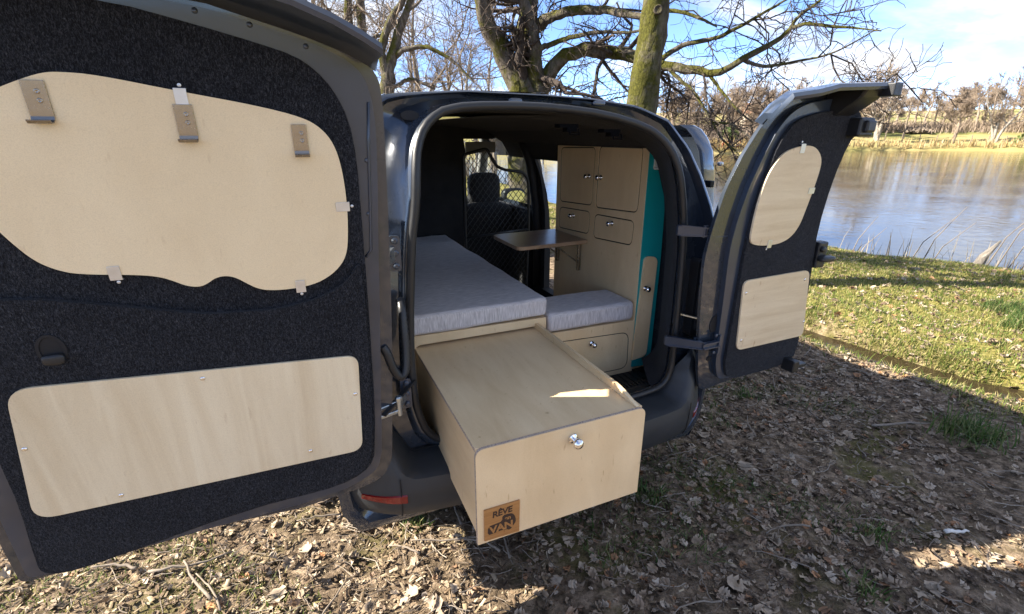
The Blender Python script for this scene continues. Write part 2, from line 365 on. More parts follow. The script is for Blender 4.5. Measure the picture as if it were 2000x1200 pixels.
M['dry'] = island_mat('dry_reed', [(0, (.34, .24, .10)), (.5, (.50, .38, .18)), (1, (.62, .52, .32))], .8, .25)
M['reed'] = island_mat('grey_reed_stem', [(0, (.08, .065, .045)), (.5, (.20, .165, .115)), (1, (.42, .37, .28))], .8, .1)

# ------------------------------------------------------------------ terrain
AZT = [-180, 5, 9, 18, 28, 40, 50, 56, 61, 66, 71, 90, 120, 150, 165, 180]
RN = [900, 900, 70, 27, 16.2, 12.6, 11.9, 11.6, 10.9, 11.06, 11.2, 12, 20, 45, 900, 900]
RF = [60, 60, 72, 66, 64, 68, 80, 98, 112, 116, 116, 125, 110, 75, 60, 60]
WATER = -0.5
sins = [(rng.normal(size=2) * s, rng.uniform(0, 6.28), a) for s, a in ((1.2, .020), (2.3, .014), (4.5, .010), (9, .006), (17, .004), (1.7, .015))]
def creek_x(y): return np.interp(y, [-6, -1.8, -.8, -.1, .2, .6, 1.2, 2.5, 3.6, 5.5], [8.0, 4.9, 4.15, 3.72, 3.60, 3.52, 3.44, 3.40, 3.9, 6.6])
def polar(x, y):
    dx_, dy_ = x - CAM.x, y - CAM.y; return np.hypot(dx_, dy_), np.degrees(np.arctan2(dx_, dy_))
def H(x, y):
    x = np.asarray(x, float); y = np.asarray(y, float); r, az = polar(x, y)
    rn = np.interp(az, AZT, RN); rf = np.interp(az, AZT, RF)
    rough = sum(a * np.sin(k[0] * x + k[1] * y + p) for k, p, a in sins)
    d = rn - r
    land = np.interp(d, [-3, 0, .25, .9, 3.0, 7], [-1.4, WATER - .06, WATER + .16, -.20, -.05, 0.0])
    dcx = x - creek_x(y); my = np.clip((y + 7) / 2, 0, 1) * np.clip((5.4 - y) / 1.0, 0, 1)
    creek = -(.22 * np.exp(-(np.abs(dcx / .22)) ** 3) - .07 * np.exp(-((dcx - .75) / .45) ** 2)) * my
    land = land + creek + rough * np.clip(1.5 - r / 60, .2, 1)
    e = r - rf
    far = np.interp(e, [-4, 0, .8, 3, 60, 300, 1500], [-1.6, WATER - .05, .02, .25, 5.2, 17, 38]) + rough * 4
    nolake = np.interp(r, [0, 25, 120, 400, 1500], [0, 0, 2.2, 12, 34]) + rough
    lake = rn < rf
    far = np.where(lake, far, -99)
    h = np.where(lake, np.where(r < (rn + rf) / 2, land, far), nolake + creek)
    return h
azs = np.radians(np.concatenate([np.arange(-180, -36, 4.0), np.arange(-36, 82, .5), np.arange(82, 180, 4.0)]))
rs = np.concatenate([np.arange(.25, 14, .07), 14 * (3000 / 14) ** (np.linspace(0, 1, 110) ** 1.05)])
AA, RR = np.meshgrid(azs, rs); X = CAM.x + RR * np.sin(AA); Y = CAM.y + RR * np.cos(AA); Z = H(X, Y)
nr, na = X.shape; idx = np.arange(nr * na).reshape(nr, na)
q = np.stack([idx[:-1, :], idx[1:, :], np.roll(idx, -1, 1)[1:, :], np.roll(idx, -1, 1)[:-1, :]], -1).reshape(-1, 4)[:, ::-1]
def ground_mat():
    mt, t, b, N = nmat('ground'); setp(b, rough=.95, spec=.12)
    g = N('ShaderNodeNewGeometry'); v = g.outputs['Position']
    n = noise(N, t, 14, 9, .72, v); soil = ramp(N, t, n.outputs['Fac'], [(.34, (.040, .030, .020)), (.46, (.155, .115, .077)), (.57, (.34, .255, .175)), (.70, (.52, .41, .29))])
    ng = noise(N, t, 26, 8, .75, v); turf = ramp(N, t, ng.outputs['Fac'], [(.30, (.10, .095, .026)), (.5, (.24, .215, .060)), (.68, (.38, .32, .14))])
    nm = noise(N, t, 1.5, 5, .6, v); mossm = ramp(N, t, nm.outputs['Fac'], [(.54, (0, 0, 0)), (.66, (.75, .75, .75))])
    mcol = N('ShaderNodeMixRGB'); t.links.new(mossm.outputs[0], mcol.inputs[0]); t.links.new(soil.outputs[0], mcol.inputs[1]); mcol.inputs[2].default_value = (.13, .125, .035, 1)
    sp = N('ShaderNodeSeparateXYZ'); t.links.new(v, sp.inputs[0])
    nw = noise(N, t, .8, 4, .6, v); ad = N('ShaderNodeMath', operation='MULTIPLY_ADD'); t.links.new(nw.outputs['Fac'], ad.inputs[0]); ad.inputs[1].default_value = 1.2; t.links.new(sp.outputs[0], ad.inputs[2])
    mr = N('ShaderNodeMapRange'); mr.inputs[1].default_value = 4.2; mr.inputs[2].default_value = 4.6; t.links.new(ad.outputs[0], mr.inputs[0])
    m1 = N('ShaderNodeMixRGB'); t.links.new(mr.outputs[0], m1.inputs[0]); t.links.new(mcol.outputs[0], m1.inputs[1]); t.links.new(turf.outputs[0], m1.inputs[2])
    ln = N('ShaderNodeVectorMath', operation='LENGTH'); t.links.new(v, ln.inputs[0]); m2r = N('ShaderNodeMapRange'); m2r.inputs[1].default_value = 30; m2r.inputs[2].default_value = 55; t.links.new(ln.outputs['Value'], m2r.inputs[0])
    nf = noise(N, t, .035, 4, .5, v); ff = ramp(N, t, nf.outputs['Fac'], [(.36, (.15, .165, .05)), (.48, (.29, .25, .10)), (.62, (.40, .33, .16))])
    m2 = N('ShaderNodeMixRGB'); t.links.new(m2r.outputs[0], m2.inputs[0]); t.links.new(m1.outputs[0], m2.inputs[1]); t.links.new(ff.outputs[0], m2.inputs[2])
    t.links.new(m2.outputs[0], b.inputs['Base Color']); nb_ = noise(N, t, 70, 6, .7, v); sm_ = N('ShaderNodeMath', operation='MULTIPLY_ADD'); t.links.new(nb_.outputs['Fac'], sm_.inputs[0]); sm_.inputs[1].default_value = .5; t.links.new(n.outputs['Fac'], sm_.inputs[2]); bump(N, t, b, sm_.outputs[0], 1.0, .035); return mt
M['ground'] = ground_mat()
gme = mesh_np('ground', np.stack([X, Y, Z], -1), q, M['ground'], True)
go = bpy.data.objects.new('ground', gme); link(go); go['kind'] = 'structure'

def water_mat(name, wavescale, strength, tint):
    mt, t, b, N = nmat(name); setp(b, col=tint, rough=.03, ior=1.33, spec=.5)
    g = N('ShaderNodeNewGeometry'); mpp = N('ShaderNodeMapping'); mpp.inputs['Scale'].default_value = (1, 1, 1); mpp.inputs['Rotation'].default_value = (0, 0, R(25)); t.links.new(g.outputs['Position'], mpp.inputs[0])
    n = noise(N, t, wavescale, 5, .55, mpp.outputs[0], .4); nb = noise(N, t, wavescale * .09, 3, .5, mpp.outputs[0])
    mu = N('ShaderNodeMath', operation='MULTIPLY'); t.links.new(n.outputs['Fac'], mu.inputs[0]); r = ramp(N, t, nb.outputs['Fac'], [(.35, (.25,) * 3), (.65, (1,) * 3)]); t.links.new(r.outputs[0], mu.inputs[1])
    bump(N, t, b, mu.outputs[0], strength, .05); return mt
M['lake'] = water_mat('lake_water', 3.2, .32, (.030, .030, .022))
M['creekw'] = water_mat('creek_water', 14, .10, (.035, .026, .014))
a2 = np.radians(np.arange(7, 164, 1.5)); rw = np.concatenate([np.linspace(9.5, 20, 12), np.linspace(24, 140, 24)])
AA2, RR2 = np.meshgrid(a2, rw); idx2 = np.arange(AA2.size).reshape(AA2.shape)
q2 = np.stack([idx2[:-1, :-1], idx2[1:, :-1], idx2[1:, 1:], idx2[:-1, 1:]], -1).reshape(-1, 4)[:, ::-1]
wv = np.stack([CAM.x + RR2 * np.sin(AA2), CAM.y + RR2 * np.cos(AA2), np.full(AA2.shape, WATER)], -1)
lo = bpy.data.objects.new('lake_water', mesh_np('lake_water', wv, q2, M['lake'])); link(lo); lo['kind'] = 'structure'
cy_ = np.linspace(-5.5, 5.0, 60); cx_ = creek_x(cy_)
cv = np.stack([np.stack([cx_ + o_, cy_, np.full_like(cy_, -.095)], -1) for o_ in (-.30, -.1, .1, .30)], 1)
ci = np.arange(240).reshape(60, 4); cq = np.stack([ci[:-1, :-1], ci[:-1, 1:], ci[1:, 1:], ci[1:, :-1]], -1).reshape(-1, 4)
co = bpy.data.objects.new('creek_water', mesh_np('creek_water', cv, cq, M['creekw'])); link(co); co['kind'] = 'structure'

# ------------------------------------------------------------------ camper van
van = thing('camper_van', 'dark grey panel van camper with both rear doors swung wide open beside a lake', 'van', (0, 2.0, 0))
HP = [(.80, .30), (.855, .40), (.868, .60), (.868, .85), (.862, 1.05), (.848, 1.20), (.827, 1.32), (.79, 1.446), (.737, 1.57), (.672, 1.677), (.56, 1.783), (.40, 1.832), (.2, 1.853), (0, 1.86)]
HPL = HP[:6] + [(.830, 1.32), (.805, 1.446), (.770, 1.57), (.722, 1.70), (.655, 1.800), (.56, 1.846), (.30, 1.864), (0, 1.866)]
def sstep(t): t = max(0, min(1, t)); return t * t * (3 - 2 * t)
def yrear(z): return -.10 + .11 * sstep((z - 1.1) / .75)
ST = [0, .25, .6, 1.06, 1.56, 1.69, 2.35, 2.6, 2.85, 3.1, 3.45, 3.8, 4.05, 4.2, 4.27]
def ztop(y): return float(np.interp(y, [0, 2.2, 2.35, 3.1, 3.8, 4.05, 4.2, 4.27], [1.86, 1.88, 1.86, 1.22, 1.06, .98, .80, .62]))
def station(i, ins=0.0, HP=HP):
    y = ST[i]; zt = ztop(y); out = []
    for x, z in HP:
        zz = z if z <= .85 else .85 + (z - .85) * (zt - .85) / 1.01 if zt > .86 else min(z, zt)
        nx = x * float(np.interp(y, [0, 2.4, 3.4, 4.0, 4.2, 4.27], [1, 1, .98, .92, .82, .70]))
        if 2.35 < y < 3.9 and z > 1.3: nx *= 1.0
        yy = y if i else yrear(z)
        s = 1 - ins / .86
        out.append((nx - ins * min(1, nx / .35), yy, zz - ins * .8 * max(0, (z - 1.3) / .56)))
    return out
body = MB(); glass_l = []
nP = len(HP)
rows = {}
for i in range(len(ST)):
    for sgn in (1, -1):
        rows[(i, sgn)] = [(sgn * x, y, z) for x, y, z in station(i, 0, HP if sgn > 0 else HPL)]
def seg_kind(i, j, sgn):
    y0, y1 = ST[i], ST[i + 1]; z0 = HP[j][1]; z1 = HP[j + 1][1]
    if sgn > 0 and y0 >= 1.05 and y1 <= 1.57 and z0 >= .59 and z1 <= 1.58: return 'open'
    if y0 >= 2.34 and y1 <= 3.11 and j >= 7: return 'windshield'
    if y0 >= 1.68 and y1 <= 2.86 and z0 >= 1.19 and z1 <= 1.58: return 'window_r' if sgn > 0 else 'window_l'
    return 'body'
gl = {'windshield': MB(), 'window_r': MB(), 'window_l': MB()}
for sgn in (1, -1):
    for i in range(len(ST) - 1):
        for j in range(nP - 1):
            kd = seg_kind(i, j, sgn)
            if kd == 'open': continue
            a, b_, c, d = rows[(i, sgn)][j], rows[(i, sgn)][j + 1], rows[(i + 1, sgn)][j + 1], rows[(i + 1, sgn)][j]
            tgt = body if kd == 'body' else gl[kd]
            tgt.add([a, b_, c, d], [(0, 1, 2, 3)] if sgn < 0 else [(3, 2, 1, 0)])
L_ = [rows[(len(ST) - 1, 1)][j] for j in range(nP)] + [rows[(len(ST) - 1, -1)][j] for j in range(nP - 2, -1, -1)]
body.add(L_, [tuple(range(len(L_)))])
for i in range(len(ST) - 1):                                           # underside
    body.add([rows[(i, 1)][0], rows[(i, -1)][0], rows[(i + 1, -1)][0], rows[(i + 1, 1)][0]], [(0, 1, 2, 3)])
body.build('body_shell', M['paint'], van, smooth=True, angle=R(35))
gl['windshield'].build('windscreen', M['glass'], van, fix=False)
gl['window_r'].build('side_window', M['glass'], van, fix=False); gl['window_l'].build('side_window', M['glass'], van, fix=False)

# rear frame round the load opening
OPEN = [(0, 1.818), (.217, 1.799), (.389, 1.759), (.466, 1.720), (.531, 1.648), (.575, 1.51), (.60, 1.394), (.618, 1.24), (.625, 1.0), (.630, .80), (.628, .70), (.605, .64), (.54, .610), (.3, .600), (0, .598),
        (-.30, .600), (-.46, .612), (-.525, .66), (-.560, .777), (-.570, .90), (-.563, 1.1), (-.550, 1.25), (-.535, 1.41), (-.515, 1.51), (-.506, 1.624), (-.492, 1.70), (-.455, 1.765), (-.383, 1.808), (-.22, 1.820)]
OUTER = [(x, z) for x, z in HP[::-1]] + [(-.80, .30)] + [(-x, z) for x, z in HPL[1:-1]]
def ray_loop(loop, cx, cz, n):
    out = []
    for k in range(n):
        a = 2 * math.pi * k / n; d = (math.sin(a), math.cos(a)); best = None
        for i in range(len(loop)):
            p, q_ = loop[i], loop[(i + 1) % len(loop)]; ex, ez = q_[0] - p[0], q_[1] - p[1]; den = d[0] * ez - d[1] * ex
            if abs(den) < 1e-12: continue
            t = ((p[0] - cx) * ez - (p[1] - cz) * ex) / den; u = ((p[0] - cx) * d[1] - (p[1] - cz) * d[0]) / den
            if t > 0 and -1e-6 <= u <= 1 + 1e-6 and (best is None or t > best): best = t
        out.append((cx + d[0] * best, cz + d[1] * best))
    return out
NR = 144
lo_ = ray_loop(OUTER, .02, 1.2, NR); li_ = chaikin(OPEN, 1); li_ = ray_loop(li_, .02, 1.2, NR)
secs = [(0, 0.0), (.05, -.008), (.12, -.010), (.20, .026), (.45, .034), (.90, .030), (.935, .002), (.97, -.004), (1.0, -.002), (1.0, .03)]
fr = MB(); V = []
for t_, dy_ in secs:
    for k in range(NR):
        x = lo_[k][0] * (1 - t_) + li_[k][0] * t_; z = lo_[k][1] * (1 - t_) + li_[k][1] * t_
        y = yrear(z) * 1.0 + dy_
        if t_ > .7: y = min(y, -.085 + dy_ + .05 * sstep((z - 1.55) / .3))
        V.append((x, y, z))
F = [(s_ * NR + k, s_ * NR + (k + 1) % NR, (s_ + 1) * NR + (k + 1) % NR, (s_ + 1) * NR + k) for s_ in range(len(secs) - 1) for k in range(NR)]
fr.add(V, F); fr.build('rear_frame', M['paint'], van, smooth=True, angle=R(50))
def seal_y(z): return -.10 + .05 * sstep((z - 1.55) / .3)
sl = MB().tube([(x * .994, seal_y(z) - .004, (z - 1.2) * .994 + 1.2) for x, z in li_], .0145, 10, closed=True); sl.build('door_seal', M['rubber'], van, smooth=True)
# carpeted reveal behind the seal
rv = MB(); V = []
INN = ray_loop([(x * 1.0, z) for x, z in OPEN], .02, 1.2, NR)
for t_, (sx_, sz_, y) in enumerate([(.985, .985, -.075), (1.0, .982, -.045), (1.06, .98, .01), (1.16, .968, .10), (1.265, .950, .19)]):
    for k in range(NR):
        x, z = INN[k]; sxx = sx_; zz = 1.2 + (z - 1.2) * (sz_ if z > 1.2 else 1)
        if zz < .66: zz = max(zz, .597)
        V.append((.02 + (x - .02) * sxx, y + .03 * sstep((z - 1.55) / .3), zz))
F = [(s_ * NR + k, s_ * NR + (k + 1) % NR, (s_ + 1) * NR + (k + 1) % NR, (s_ + 1) * NR + k) for s_ in range(4) for k in range(NR) if V[s_ * NR + k][2] > .63]
rv.add(V, F); rv.build('carpet_trim', M['carpet'], van, smooth=True, fix=False)
# cargo lining (walls and ceiling), floor, sill
lin = MB()
LP = [(.82, .50), (.82, .60), (.82, 1.05), (.815, 1.2), (.772, 1.446), (.722, 1.57), (.655, 1.677), (.53, 1.752), (.36, 1.775), (.18, 1.79), (0, 1.795)]
for sgn in (1, -1):
    for y0, y1 in ((.10, 1.06), (1.06, 1.56), (1.56, 1.66), (1.66, 2.0)):
        for j in range(len(LP) - 1):
            if sgn > 0 and abs(y0 - 1.06) < .01 and .59 < LP[j][1] and LP[j + 1][1] < 1.58: continue
            if sgn > 0 and y0 > 1.6 and LP[j + 1][1] < 1.58 and LP[j][1] > 1.0: continue
            (xa, za_), (xb, zb_) = LP[j], LP[j + 1]
            lin.add([(sgn * xa, y0, za_), (sgn * xb, y0, zb_), (sgn * xb, y1, zb_), (sgn * xa, y1, za_)], [(0, 1, 2, 3)])
lin.build('cargo_lining', M['carpet'], van, smooth=True, fix=False)
jm = MB()
for y in (1.06, 1.56):
    w_ = .03; pts = [(.868, .60), (.862, 1.05), (.848, 1.2), (.79, 1.446), (.737, 1.57)]; pin = [(.82, .60), (.82, 1.05), (.815, 1.2), (.772, 1.446), (.722, 1.57)]
    for (a, b_, c, d) in zip(pts, pts[1:], pin[1:], pin):
        y2 = y - w_ if y < 1.3 else y + w_
        jm.add([(a[0], y, a[1]), (b_[0], y, b_[1]), (c[0], y, c[1]), (d[0], y, d[1])], [(0, 1, 2, 3)])
jm.add([(.737, 1.06, 1.57), (.737, 1.56, 1.57), (.69, 1.56, 1.57), (.69, 1.06, 1.57)], [(0, 1, 2, 3)]).add([(.868, 1.06, .60), (.868, 1.56, .60), (.80, 1.56, .60), (.80, 1.06, .60)], [(0, 1, 2, 3)])
jm.build('side_door_jamb', M['black'], van, fix=False)
fl = MB().box(-.80, .80, .08, 3.0, .485, .524)
for k in range(46): fl.box(-.78 + k * .034, -.766 + k * .034, .085, .232, .524, .528)
fl.build('cargo_floor', M['bplastic'], van)
sg_ = MB().plate([[( -.085, .565), (-.085, .597), (-.03, .600), (.02, .585), (.08, .545), (.10, .500), (-.02, .500)]], -.60, .66, lambda u, v, w: (w, u, v))
for k in range(60): sg_.box(-.57 + k * .020, -.560 + k * .020, -.02, .03, .592 if False else .583, .597)
sg_.build('load_sill_guard', M['bplastic'], van)
# bumper
path = [(-.885, .30), (-.885, .12), (-.865, 0), (-.82, -.095), (-.75, -.165), (-.66, -.215), (-.50, -.245), (-.25, -.262), (0, -.266), (.25, -.262), (.50, -.245), (.66, -.215), (.75, -.165), (.82, -.095), (.865, 0), (.885, .12), (.885, .30)]
def catm(P, n):
    out = []
    for i in range(len(P) - 1):
        p0, p1, p2, p3 = [np.array(P[max(0, min(len(P) - 1, i + k))], float) for k in (-1, 0, 1, 2)]
        for k in range(n):
            t = k / n; out.append(tuple(.5 * ((2 * p1) + (-p0 + p2) * t + (2 * p0 - 5 * p1 + 4 * p2 - p3) * t * t + (-p0 + 3 * p1 - 3 * p2 + p3) * t ** 3)))
    out.append(tuple(P[-1])); return out
bp_ = catm(path, 5)
def bsec(px, py, nx, ny):
    rise = sstep((abs(px) - .60) / .16)
    inn = .19 * (1 - rise) + .055 * rise; ztp = .588 + .21 * rise
    return [(-inn - .02, ztp - .05), (-inn, ztp), (-.035 - .015 * rise, ztp - .006), (-.008 - .015 * rise, .57 + .14 * rise), (0, .535), (.002, .50), (-.006, .455), (-.018, .415), (-.05, .385), (-.10, .362), (-.22 * (1 - rise) - .12 * rise, .355)]
bm1 = MB(); V = []; K = 11
nrm = []
for i, (px, py) in enumerate(bp_):
    a = Vector(bp_[max(0, i - 1)]); b_ = Vector(bp_[min(len(bp_) - 1, i + 1)]); t_ = (b_ - a).normalized(); n_ = Vector((t_.y, -t_.x)); nrm.append(n_)
    V += [(px + n_.x * o_, py + n_.y * o_, z) for o_, z in bsec(px, py, n_.x, n_.y)]
bm1.add(V, [(i * K + j, (i + 1) * K + j, (i + 1) * K + j + 1, i * K + j + 1) for i in range(len(bp_) - 1) for j in range(K - 1)])
bumper = bm1.build('bumper', M['gplastic'], van, smooth=True, angle=R(48), fix=False)
for xs in (-.655, .655):                                                # panel joints
    MB().tube([(xs, -.222, .585), (xs, -.2225, .56), (xs, -.2195, .50), (xs, -.212, .44), (xs, -.195, .405)], .0022, 6).build('panel_joint', M['black'], bumper)
for sgn in (-1, 1):
    rf_ = MB(); V = []; sel = [i for i, (px, py) in enumerate(bp_) if (.61 if sgn < 0 else .70) < sgn * px < (.785 if sgn < 0 else .83)]
    for i in sel:
        px, py = bp_[i]; n_ = nrm[i]; th = .019 * (1 - .5 * sstep((abs(px) - .62) / .2))
        for o_, z in ((.0005, .497 - th), (.006, .497 - th * .8), (.006, .497 + th * .8), (.0005, .497 + th)): V.append((px + n_.x * o_, py + n_.y * o_, z))
    rf_.add(V, [(i * 4 + j, (i + 1) * 4 + j, (i + 1) * 4 + j + 1, i * 4 + j + 1) for i in range(len(sel) - 1) for j in range(3)] + [(0, 1, 2, 3), tuple((len(sel) - 1) * 4 + j for j in (3, 2, 1, 0))])
    rf_.build('reflector', M['red'], bumper, smooth=False)
for k in range(9): MB().box(-.40 + k * .1, -.394 + k * .1, -.225, -.13, .5875, .5905).build('step_rib', M['gplastic'], bumper)
# tail lamps and lower corner trim
for sgn in (-1, 1):
    tl = MB().plate([rnd([(.70, .86), (.845, .84), (.835, 1.19), (.70, 1.22)], .02)], -.06, .05, lambda u, v, w: (sgn * u, -.07 - w * .9, v)); tl.build('tail_lamp', M['bplastic'], van, bevel=.006)
    tb = MB().plate([rnd([(.715, .89), (.80, .88), (.79, 1.15), (.715, 1.17)], .015)], .05, .075, lambda u, v, w: (sgn * u, -.07 - w * .9, v)); tb.build('lamp_mount', M['black'], van)
MB().plate([[(-.49 + .03 * math.cos(a), 1.782 + .015 * math.sin(a)) for a in np.linspace(0, 6.28, 20)[:-1]]], -.004, .008, lambda u, v, w: (u, yrear(v) - .004 - w, v)).build('drain_plug', M['black'], van)
for sx_, zz in ((.075, 1.757), (.26, 1.741)):
    MB().box(sx_ - .045, sx_ + .03, -.05, -.01, zz - .008, zz + .004).box(sx_ - .016, sx_ + .022, -.055, -.02, zz - .022, zz - .008).tube([(sx_ - .015, -.065, zz - .012), (sx_ - .015, -.072, zz - .03), (sx_ + .022, -.072, zz - .03), (sx_ + .022, -.065, zz - .012)], .003, 6).build('latch_striker', M['vblack'], van)
for hx in (-.12, .22):
    MB().sup((hx, .005, 1.835), (.028, .012, .010), .6).build('roof_clip', M['paint'], van, smooth=True)
# wheels
for wx in (-.78, .78):
    for wy in (.62, 3.42):
        w = MB().lathe([(.20, -.10), (.30, -.105), (.325, -.085), (.33, -.04), (.33, .04), (.325, .085), (.30, .105), (.20, .10)], (wx, wy, .33), (1, 0, 0), 36).build('wheel', M['tyre'], van, smooth=True, angle=R(40))
        s_ = 1 if wx > 0 else -1
        MB().lathe([(.21, .06), (.205, .104), (.17, .098), (.15, .07), (.05, .085), (.03, .10)], (wx, wy, .33), (s_, 0, 0), 30).build('rim', M['rim'], w, smooth=True, angle=R(40))
# bulkhead, mesh partition, cab
bh = MB().plate([[(-.80, .525), (.32, .525), (.335, 1.10), (.335, 1.62), (.31, 1.80), (.06, 1.83), (-.36, 1.82), (-.62, 1.74), (-.74, 1.446), (-.80, 1.05)]], 0, .03, lambda u, v, w: (u, 1.97 - w, v)); bh.build('bulkhead', M['black'], van)
MB().plate([rect(-.68, -.04, 1.14, 1.52, .05)], 0, .012, lambda u, v, w: (u, 1.94 - w, v)).build('bulkhead_panel', M['black'], van, bevel=.006)
MB().box(-.765, -.72, 1.0, 1.8, 1.12, 1.55).build('wall_panel', M['black'], van, bevel=.02)
part_m = thing('mesh_partition', 'black diamond wire mesh partition standing behind the passenger seat', 'partition', (.45, 1.63, .53))
YC = 1.63
CAGE = [(.215, .545), (.70, .545), (.715, 1.10), (.712, 1.38), (.70, 1.435), (.66, 1.475), (.52, 1.495), (.46, 1.52), (.385, 1.64), (.215, 1.60)]
MB().tube([(x, YC, z) for x, z in rnd(CAGE, .02, 3)], .011, 8, closed=True).build('frame_tube', M['bplastic'], part_m, smooth=True)
MB().tube([(.215, YC, 1.03), (.713, YC, 1.06)], .008, 8).build('cross_tube', M['bplastic'], part_m, smooth=True)
def clip_line(p, d, poly):
    ts = []
    for i in range(len(poly)):
        a, b_ = poly[i], poly[(i + 1) % len(poly)]; ex, ez = b_[0] - a[0], b_[1] - a[1]; den = d[0] * ez - d[1] * ex
        if abs(den) < 1e-9: continue
        t = ((a[0] - p[0]) * ez - (a[1] - p[1]) * ex) / den; u = ((a[0] - p[0]) * d[1] - (a[1] - p[1]) * d[0]) / den
        if 0 <= u < 1: ts.append(t)
    ts.sort(); return [(ts[k], ts[k + 1]) for k in range(0, len(ts) - 1, 2)]
for sgn in (1, -1):
    wm = MB(); d = (math.cos(R(52)), sgn * math.sin(R(52)))
    for k in range(-40, 60):
        p = (.215 + k * .042, .545 if sgn > 0 else 1.66)
        for t0, t1 in clip_line(p, d, CAGE):
            if t1 - t0 > .02: wm.tube([(p[0] + d[0] * t0, YC + sgn * .002, p[1] + d[1] * t0), (p[0] + d[0] * t1, YC + sgn * .002, p[1] + d[1] * t1)], .0026, 4)
    o_ = wm.build('wire_mesh', M['bplastic'], part_m)
seat = thing('passenger_seat', 'black cloth passenger seat with headrest behind the wire mesh', 'car seat', (.53, 2.25, .55))
rt = Matrix.Rotation(R(-10), 3, 'X')
MB().sup((.53, 2.10, .86), (.255, .075, .36), .45, 28, 16, Matrix.Rotation(R(8), 3, 'X')).build('backrest', M['seatf'], seat, smooth=True)
MB().sup((.545, 2.13, 1.31), (.135, .055, .135), .5, 24, 14).build('headrest', M['seatf'], seat, smooth=True)
for hx in (.50, .59): MB().tube([(hx, 2.12, 1.14), (hx, 2.13, 1.24)], .007).build('headrest_post', M['chrome'], seat)
MB().sup((.53, 2.38, .66), (.26, .28, .10), .4, 28, 14).build('seat_cushion', M['seatf'], seat, smooth=True)
MB().box(-.82, .82, 2.85, 3.15, .62, 1.10).sup((0, 2.9, 1.08), (.80, .16, .10), .5, 30, 10).build('dashboard', M['black'], van, bevel=.02)
for sgn in (1, -1):
    MB().tube([(sgn * .80, 3.02, 1.14), (sgn * .755, 2.75, 1.40), (sgn * .68, 2.45, 1.66), (sgn * .62, 2.3, 1.75)], .045, 10).build('windscreen_pillar', M['greytrim'], van, smooth=True)
    MB().tube([(sgn * .81, 1.655, .6), (sgn * .80, 1.655, 1.1), (sgn * .775, 1.645, 1.3), (sgn * .72, 1.63, 1.55), (sgn * .66, 1.62, 1.68)], .035, 10).build('door_pillar', M['black'], van, smooth=True)
    MB().plate([rnd([(1.72, .45), (2.95, .45), (2.95, 1.17), (1.72, 1.19)], .06)], 0, .05, lambda u, v, w: (sgn * (.80 - w), u, v)).build('cab_door_trim', M['black'], van)
    mr_ = MB().sup((sgn * 1.02, 2.62, 1.185), (.115, .055, .075), .55, 22, 12).build('door_mirror', M['bplastic'], van, smooth=True)
    MB().plate([[(.095 * math.cos(a) * (abs(math.cos(a)) ** -.35 if abs(math.cos(a)) > .05 else 1), .058 * math.sin(a)) for a in np.linspace(0, 6.28, 30)[:-1]]], 0, .004, lambda u, v, w: (sgn * 1.02 + u, 2.556 - w + u * sgn * .1, 1.185 + v)).build('mirror_glass', M['mirror'], mr_)
    MB().bar((sgn * .86, 2.64, 1.15), (sgn * .93, 2.63, 1.15), .05, .06).build('mirror_arm', M['bplastic'], mr_, bevel=.01)
MB().box(-.62, .60, 1.985, 2.33, 1.70, 1.80).build('cab_headliner', M['black'], van, bevel=.02)
MB().plate([rect(.36, .60, 1.60, 1.68, .015)], 0, .02, lambda u, v, w: (u, 2.02 - w, v)).build('sun_visor', M['greytrim'], van)

# ------------------------------------------------------------------ rear doors (swung through 180 degrees)
def DP(u, v, w): return (u, -.20 - .08 * (v - .6) - w, v)
def knob(c, axis, parent, s=1.0):
    return MB().lathe([(.013 * s, 0), (.013 * s, .004 * s), (.006 * s, .008 * s), (.006 * s, .014 * s), (.012 * s, .020 * s), (.015 * s, .027 * s), (.012 * s, .034 * s), (.006 * s, .038 * s), (.0, .039 * s)], c, axis, 22).build('knob', M['chrome'], parent, smooth=True, angle=R(50))
def screw(u, v, w, parent, r=.006):
    c = DP(u, v, w)
    MB().lathe([(r, 0), (r * .95, .0015), (r * .6, .0028), (0.0, .003)], c, (0, -1, -.08), 14).build('screw', M['chrome'], parent, smooth=True, angle=R(50))
def clip(u, v, ang, w, parent):
    c, s_ = math.cos(ang), math.sin(ang)
    def g(a, b_, ww): x, z = u + a * c - b_ * s_, v + a * s_ + b_ * c; return DP(x, z, ww)
    MB().plate([rect(-.012, .012, -.024, .010, .002, 2)], w, w + .0022, g).plate([rect(-.012, .012, .010, .024, .004, 3)], w - .012, w - .0098, g).plate([rect(-.012, .012, .0085, .0105)], w - .0098, w, g).lathe([(.005, 0), (.004, .002), (0, .003)], g(0, .017, w - .0098), (0, -1, 0), 10).build('panel_clip', M['alu'], parent, bevel=.0006)
